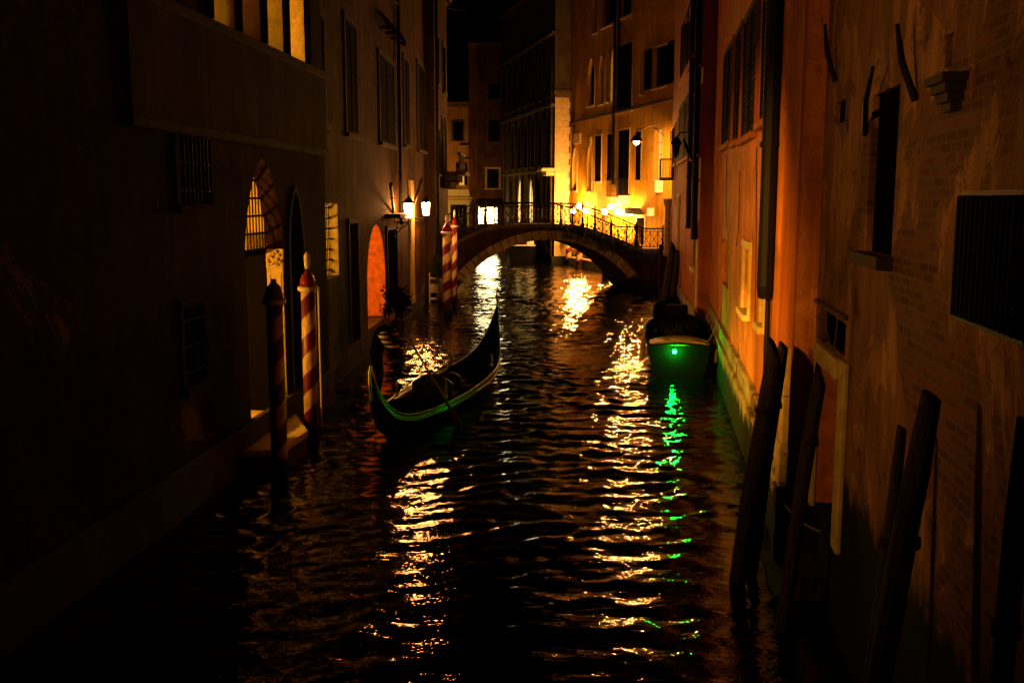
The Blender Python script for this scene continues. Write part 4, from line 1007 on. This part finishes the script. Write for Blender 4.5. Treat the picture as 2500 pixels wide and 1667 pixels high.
# oar
top = gloc+Vector((.72, -.16, 1.12)); bot = G(1135, 1058, -.2)
o = thing('gondola_oar', bot, 0, 'long reddish oar slanting across the gondola into the water', 'oar')
dv = top-bot; MB().tube([tuple(dv*.28), tuple(dv*.6), tuple(dv*1.06)], [.03, .027, .024], 8).build('shaft', 'oar_wood', o, smooth=True)
sd = dv.cross(Vector((0, 1, 0))).normalized()*.075; th_ = Vector((0, .015, 0)); m = MB()
P8 = [Vector((0, 0, 0))-sd, Vector((0, 0, 0))+sd, dv*.3+sd*.4, dv*.3-sd*.4]
m.quad(*[p_-th_ for p_ in P8]); m.quad(*[p_+th_ for p_ in reversed(P8)])
for k in range(4): m.quad(P8[k]-th_, P8[k]+th_, P8[(k+1) % 4]+th_, P8[(k+1) % 4]-th_)
m.build('blade', 'oar_wood', o)
# dark planters on the left bank
for (x, y, yy, r, lb) in ((968, 735, 27.5, .42, 'large dark leafy bush behind the gondolier'), (1080, 650, 42.5, .5, 'dark bush hanging over the water by the balcony house')):
    p = D(x, y, yy); o = thing('potted_bush', (p.x, p.y, max(.6, p.z-1.0)), 0, lb, 'bush')
    foliage('foliage', [(random.gauss(0, r*.35), random.gauss(0, r*.35), .95+random.gauss(0, r*.4)) for _ in range(60)], 1500, .06, 'leaf_dark', o, .09)
    MB().lathe([(.18, -.6), (.18, .1), (.25, .45), (.24, .5)], 14).build('pot', 'stone_dark', o, smooth=True); MB().tube([(0, 0, .45), (.03, 0, .9)], .03, 6).build('stem', 'wood_black', o)
# white water ladder beside the thick striped pole
p = G(1070, 738); o = thing('landing_ladder', (p.x-.1, p.y, 0), 0, 'pale ladder steps at the water left of the thick striped pole', 'ladder')
MB().box(-.3, -.25, 0, .06, -.4, 1.3).box(.22, .27, 0, .06, -.4, 1.3).build('side_rail', 'white_paint', o)
for k in range(4): MB().box(-.249, .219, -.02, .1, .12+.3*k, .2+.3*k).build('rung', 'white_paint', o)
MB().box(-.28, .25, -.05, .02, .45, .72).build('step_board', 'white_paint', o)
# ------------------------------------------------------------------ moored boat with green light
def hull_boat(name, loc, rot, L, W_, h, label, cat='boat', mat='hull_paint', cover=True, light=False, group=None):
    o = thing(name, loc, rot, label, cat, group); m = MB(); K = 20
    for k in range(K+1):
        t = k/K; w = W_/2*(1-max(0, (t-.55)/.45)**2.4)+.01; w *= (.9+.1*min(1, t*4)); zt_ = h*(1+.35*t**3); 
        for a, bb in ((-1, 0), (-.95, .35), (-.75, .85), (0, 1), (.75, .85), (.95, .35), (1, 0)): m.v.append((t*L, w*a, zt_*(1-bb)-.25*bb))
    for k in range(K):
        for j in range(6): A = k*7+j; m.f.append((A, A+1, A+8, A+7))
    m.f.append(tuple(range(7)))
    m.build('hull', mat, o)
    m = MB(); r = MB()
    wd = lambda t: (W_/2*(1-max(0, (t-.55)/.45)**2.4)+.01)*(.9+.1*min(1, t*4))
    for k in range(K):
        a, b = k/K, (k+1)/K
        for sg in (-1, 1):
            q = [(a*L, sg*wd(a), h*(1+.35*a**3)), (b*L, sg*wd(b), h*(1+.35*b**3))]
            m.quad((a*L, 0, h*(1+.35*a**3)+.09), (b*L, 0, h*(1+.35*b**3)+.09), q[1], q[0])
    m.build('deck', 'matte_black', o)
    if cover: MB().prism([(-.01, h+.012), (.0, h+.1)]+[], 0, 0) if 0 else None
    for sg in (-1, 1): MB().tube([(t*L, sg*(wd(t)+.01), h*(1+.35*t**3)+.01) for t in [k/20 for k in range(21)]], .03, 6).build('rub_rail', 'wood_black', o)
    MB().tube([(-.01, -wd(0), h), (-.05, 0, h+.05), (-.01, wd(0), h)], .03, 6).build('stern_rail', 'wood_black', o)
    return o
bp = G(1655, 925); rb_ = math.atan2(RB[1]-RA[1], RB[0]-RA[0])
bo = hull_boat('covered_boat', (bp.x+.02, bp.y, 0), rb_, 5.2, 1.68, .86, 'dark broad boat with a green light on its stern moored at the orange house')
m = MB(); W0 = .756
for k in range(14):
    y0_, y1_ = -W0+2*W0*k/14, -W0+2*W0*(k+1)/14; hh = lambda y: .875+.13*(1-(y/W0)**2)
    for j in range(4):
        a_, b_ = -.03+.2*j, -.03+.2*(j+1)
        m.quad((a_, y0_, hh(y0_)), (b_, y0_, hh(y0_)), (b_, y1_, hh(y1_)), (a_, y1_, hh(y1_)))
    m.quad((-.03, y0_, .86), (-.03, y1_, .86), (-.03, y1_, hh(y1_)), (-.03, y0_, hh(y0_)))
m.build('stern_cover', 'cloth_roof', bo, smooth=True)
lp = D(1645, 858, bp.y-.08)-Vector((bp.x, bp.y, 0)); lp.rotate(Matrix.Rotation(-rb_, 3, 'Z')); lp.x = -.11
MB().ball(tuple(lp), .045, 12, 8).build('green_light', 'green_glow', bo, smooth=True)
MB().box(-.045, -.002, lp.y-.06, lp.y+.06, lp.z-.06, lp.z+.06).build('light_mount', 'iron', bo)
MB().box(1.5, 2.6, -.5, .5, .93, 1.3).build('engine_box', 'matte_black', bo, bevel=.05); MB().box(3.4, 3.9, -.3, .3, 1.0, 1.5).build('crate', 'wood_black', bo, bevel=.04)
foliage('tarpaulin_folds', [(1.6+random.gauss(0, .5), random.gauss(0, .25), 1.02) for _ in range(20)], 120, .1, 'leaf_dark', bo, .08)
bp2 = G(1655, 815); hull_boat('rowing_boat', (bp2.x-.15, bp2.y+.5, 0), rb_-.03, 5.5, 1.3, .5, 'low dark boat moored ahead of the covered one beside the posts', cover=False)
for (x_, s_) in ((.5, 1), (2.2, 1), (.5, -1)):
    MB().lathe([(.02, .2), (.07, .14), (.08, -.1), (.03, -.2)], 10, (x_, s_*.93, .55)).tube([(x_, s_*.93, .7), (x_, s_*.86, .95)], .012, 5).build('fender', 'rope', bo, smooth=True)
MB().tube([(.1, .55, 1.0), (.0, .2, 1.04), (-.02, -.3, 1.03)], .014, 5).build('stern_rope', 'rope', bo)
def rope(a, b, sag, label):
    a, b = Vector(a), Vector(b); o = thing('mooring_rope', a, 0, label, 'rope')
    MB().tube([tuple((b-a)*(k/12)+Vector((0, 0, -sag*math.sin(math.pi*k/12)))) for k in range(13)], .012, 5).build('strands', 'rope', o)
rope((bp.x+.6, bp.y+.15, .95), tuple(R2.W(R2.hit(1762, 800)[0], .1, 1.5)), .22, 'slack rope from the stern of the covered boat to the orange house')
rope(tuple(G(1820, 1290)+Vector((.05, -.3, 1.2))), (3.35, 10.3, .95), .25, 'sagging rope between the two leading timber posts')
for (pp, lb_) in ((((1808, 420), (1806, 560), (1800, 600)), 'a'), (((1850, 360), (1849, 600), (1846, 800)), 'b'), (((1776, 380), (1775, 560)), 'c')):
    MB().tube([(R2.hit(*q)[0], .02, R2.hit(*q)[1]) for q in pp], .008, 5).build('cable', 'pipe', R2.root)
# barge behind the arch
bp = G(1272, 640); o = hull_boat('work_barge', (bp.x, bp.y, 0), R(78), 8, 2.0, 1.05, 'dark barge with a pale crate seen through the bridge arch')
MB().box(0.1, .5, -.98, .98, 1.15, 1.22).build('stern_board', 'white_paint', o); 
cr = thing('white_crate', (bp.x+.65, bp.y+.8, 1.2), R(10), 'pale crate standing on the barge under the arch', 'crate'); MB().box(-.25, .25, -.25, .25, 0, .5).build('crate_body', 'white_paint', cr, bevel=.02); MB().box(-.27, .27, -.27, .27, .501, .54).build('crate_lid', 'white_paint', cr)
# cable across the sky
pA, pB = D(1082, 18, 50), D(1172, 20, 62); o = thing('overhead_cable', pA, 0, 'thin cable crossing the black sky above the left houses', 'cable')
MB().tube([tuple((pB-pA)*(k/8)+Vector((0, 0, -.15*math.sin(math.pi*k/8)))) for k in range(9)], .012, 5).build('wire', 'iron', o)
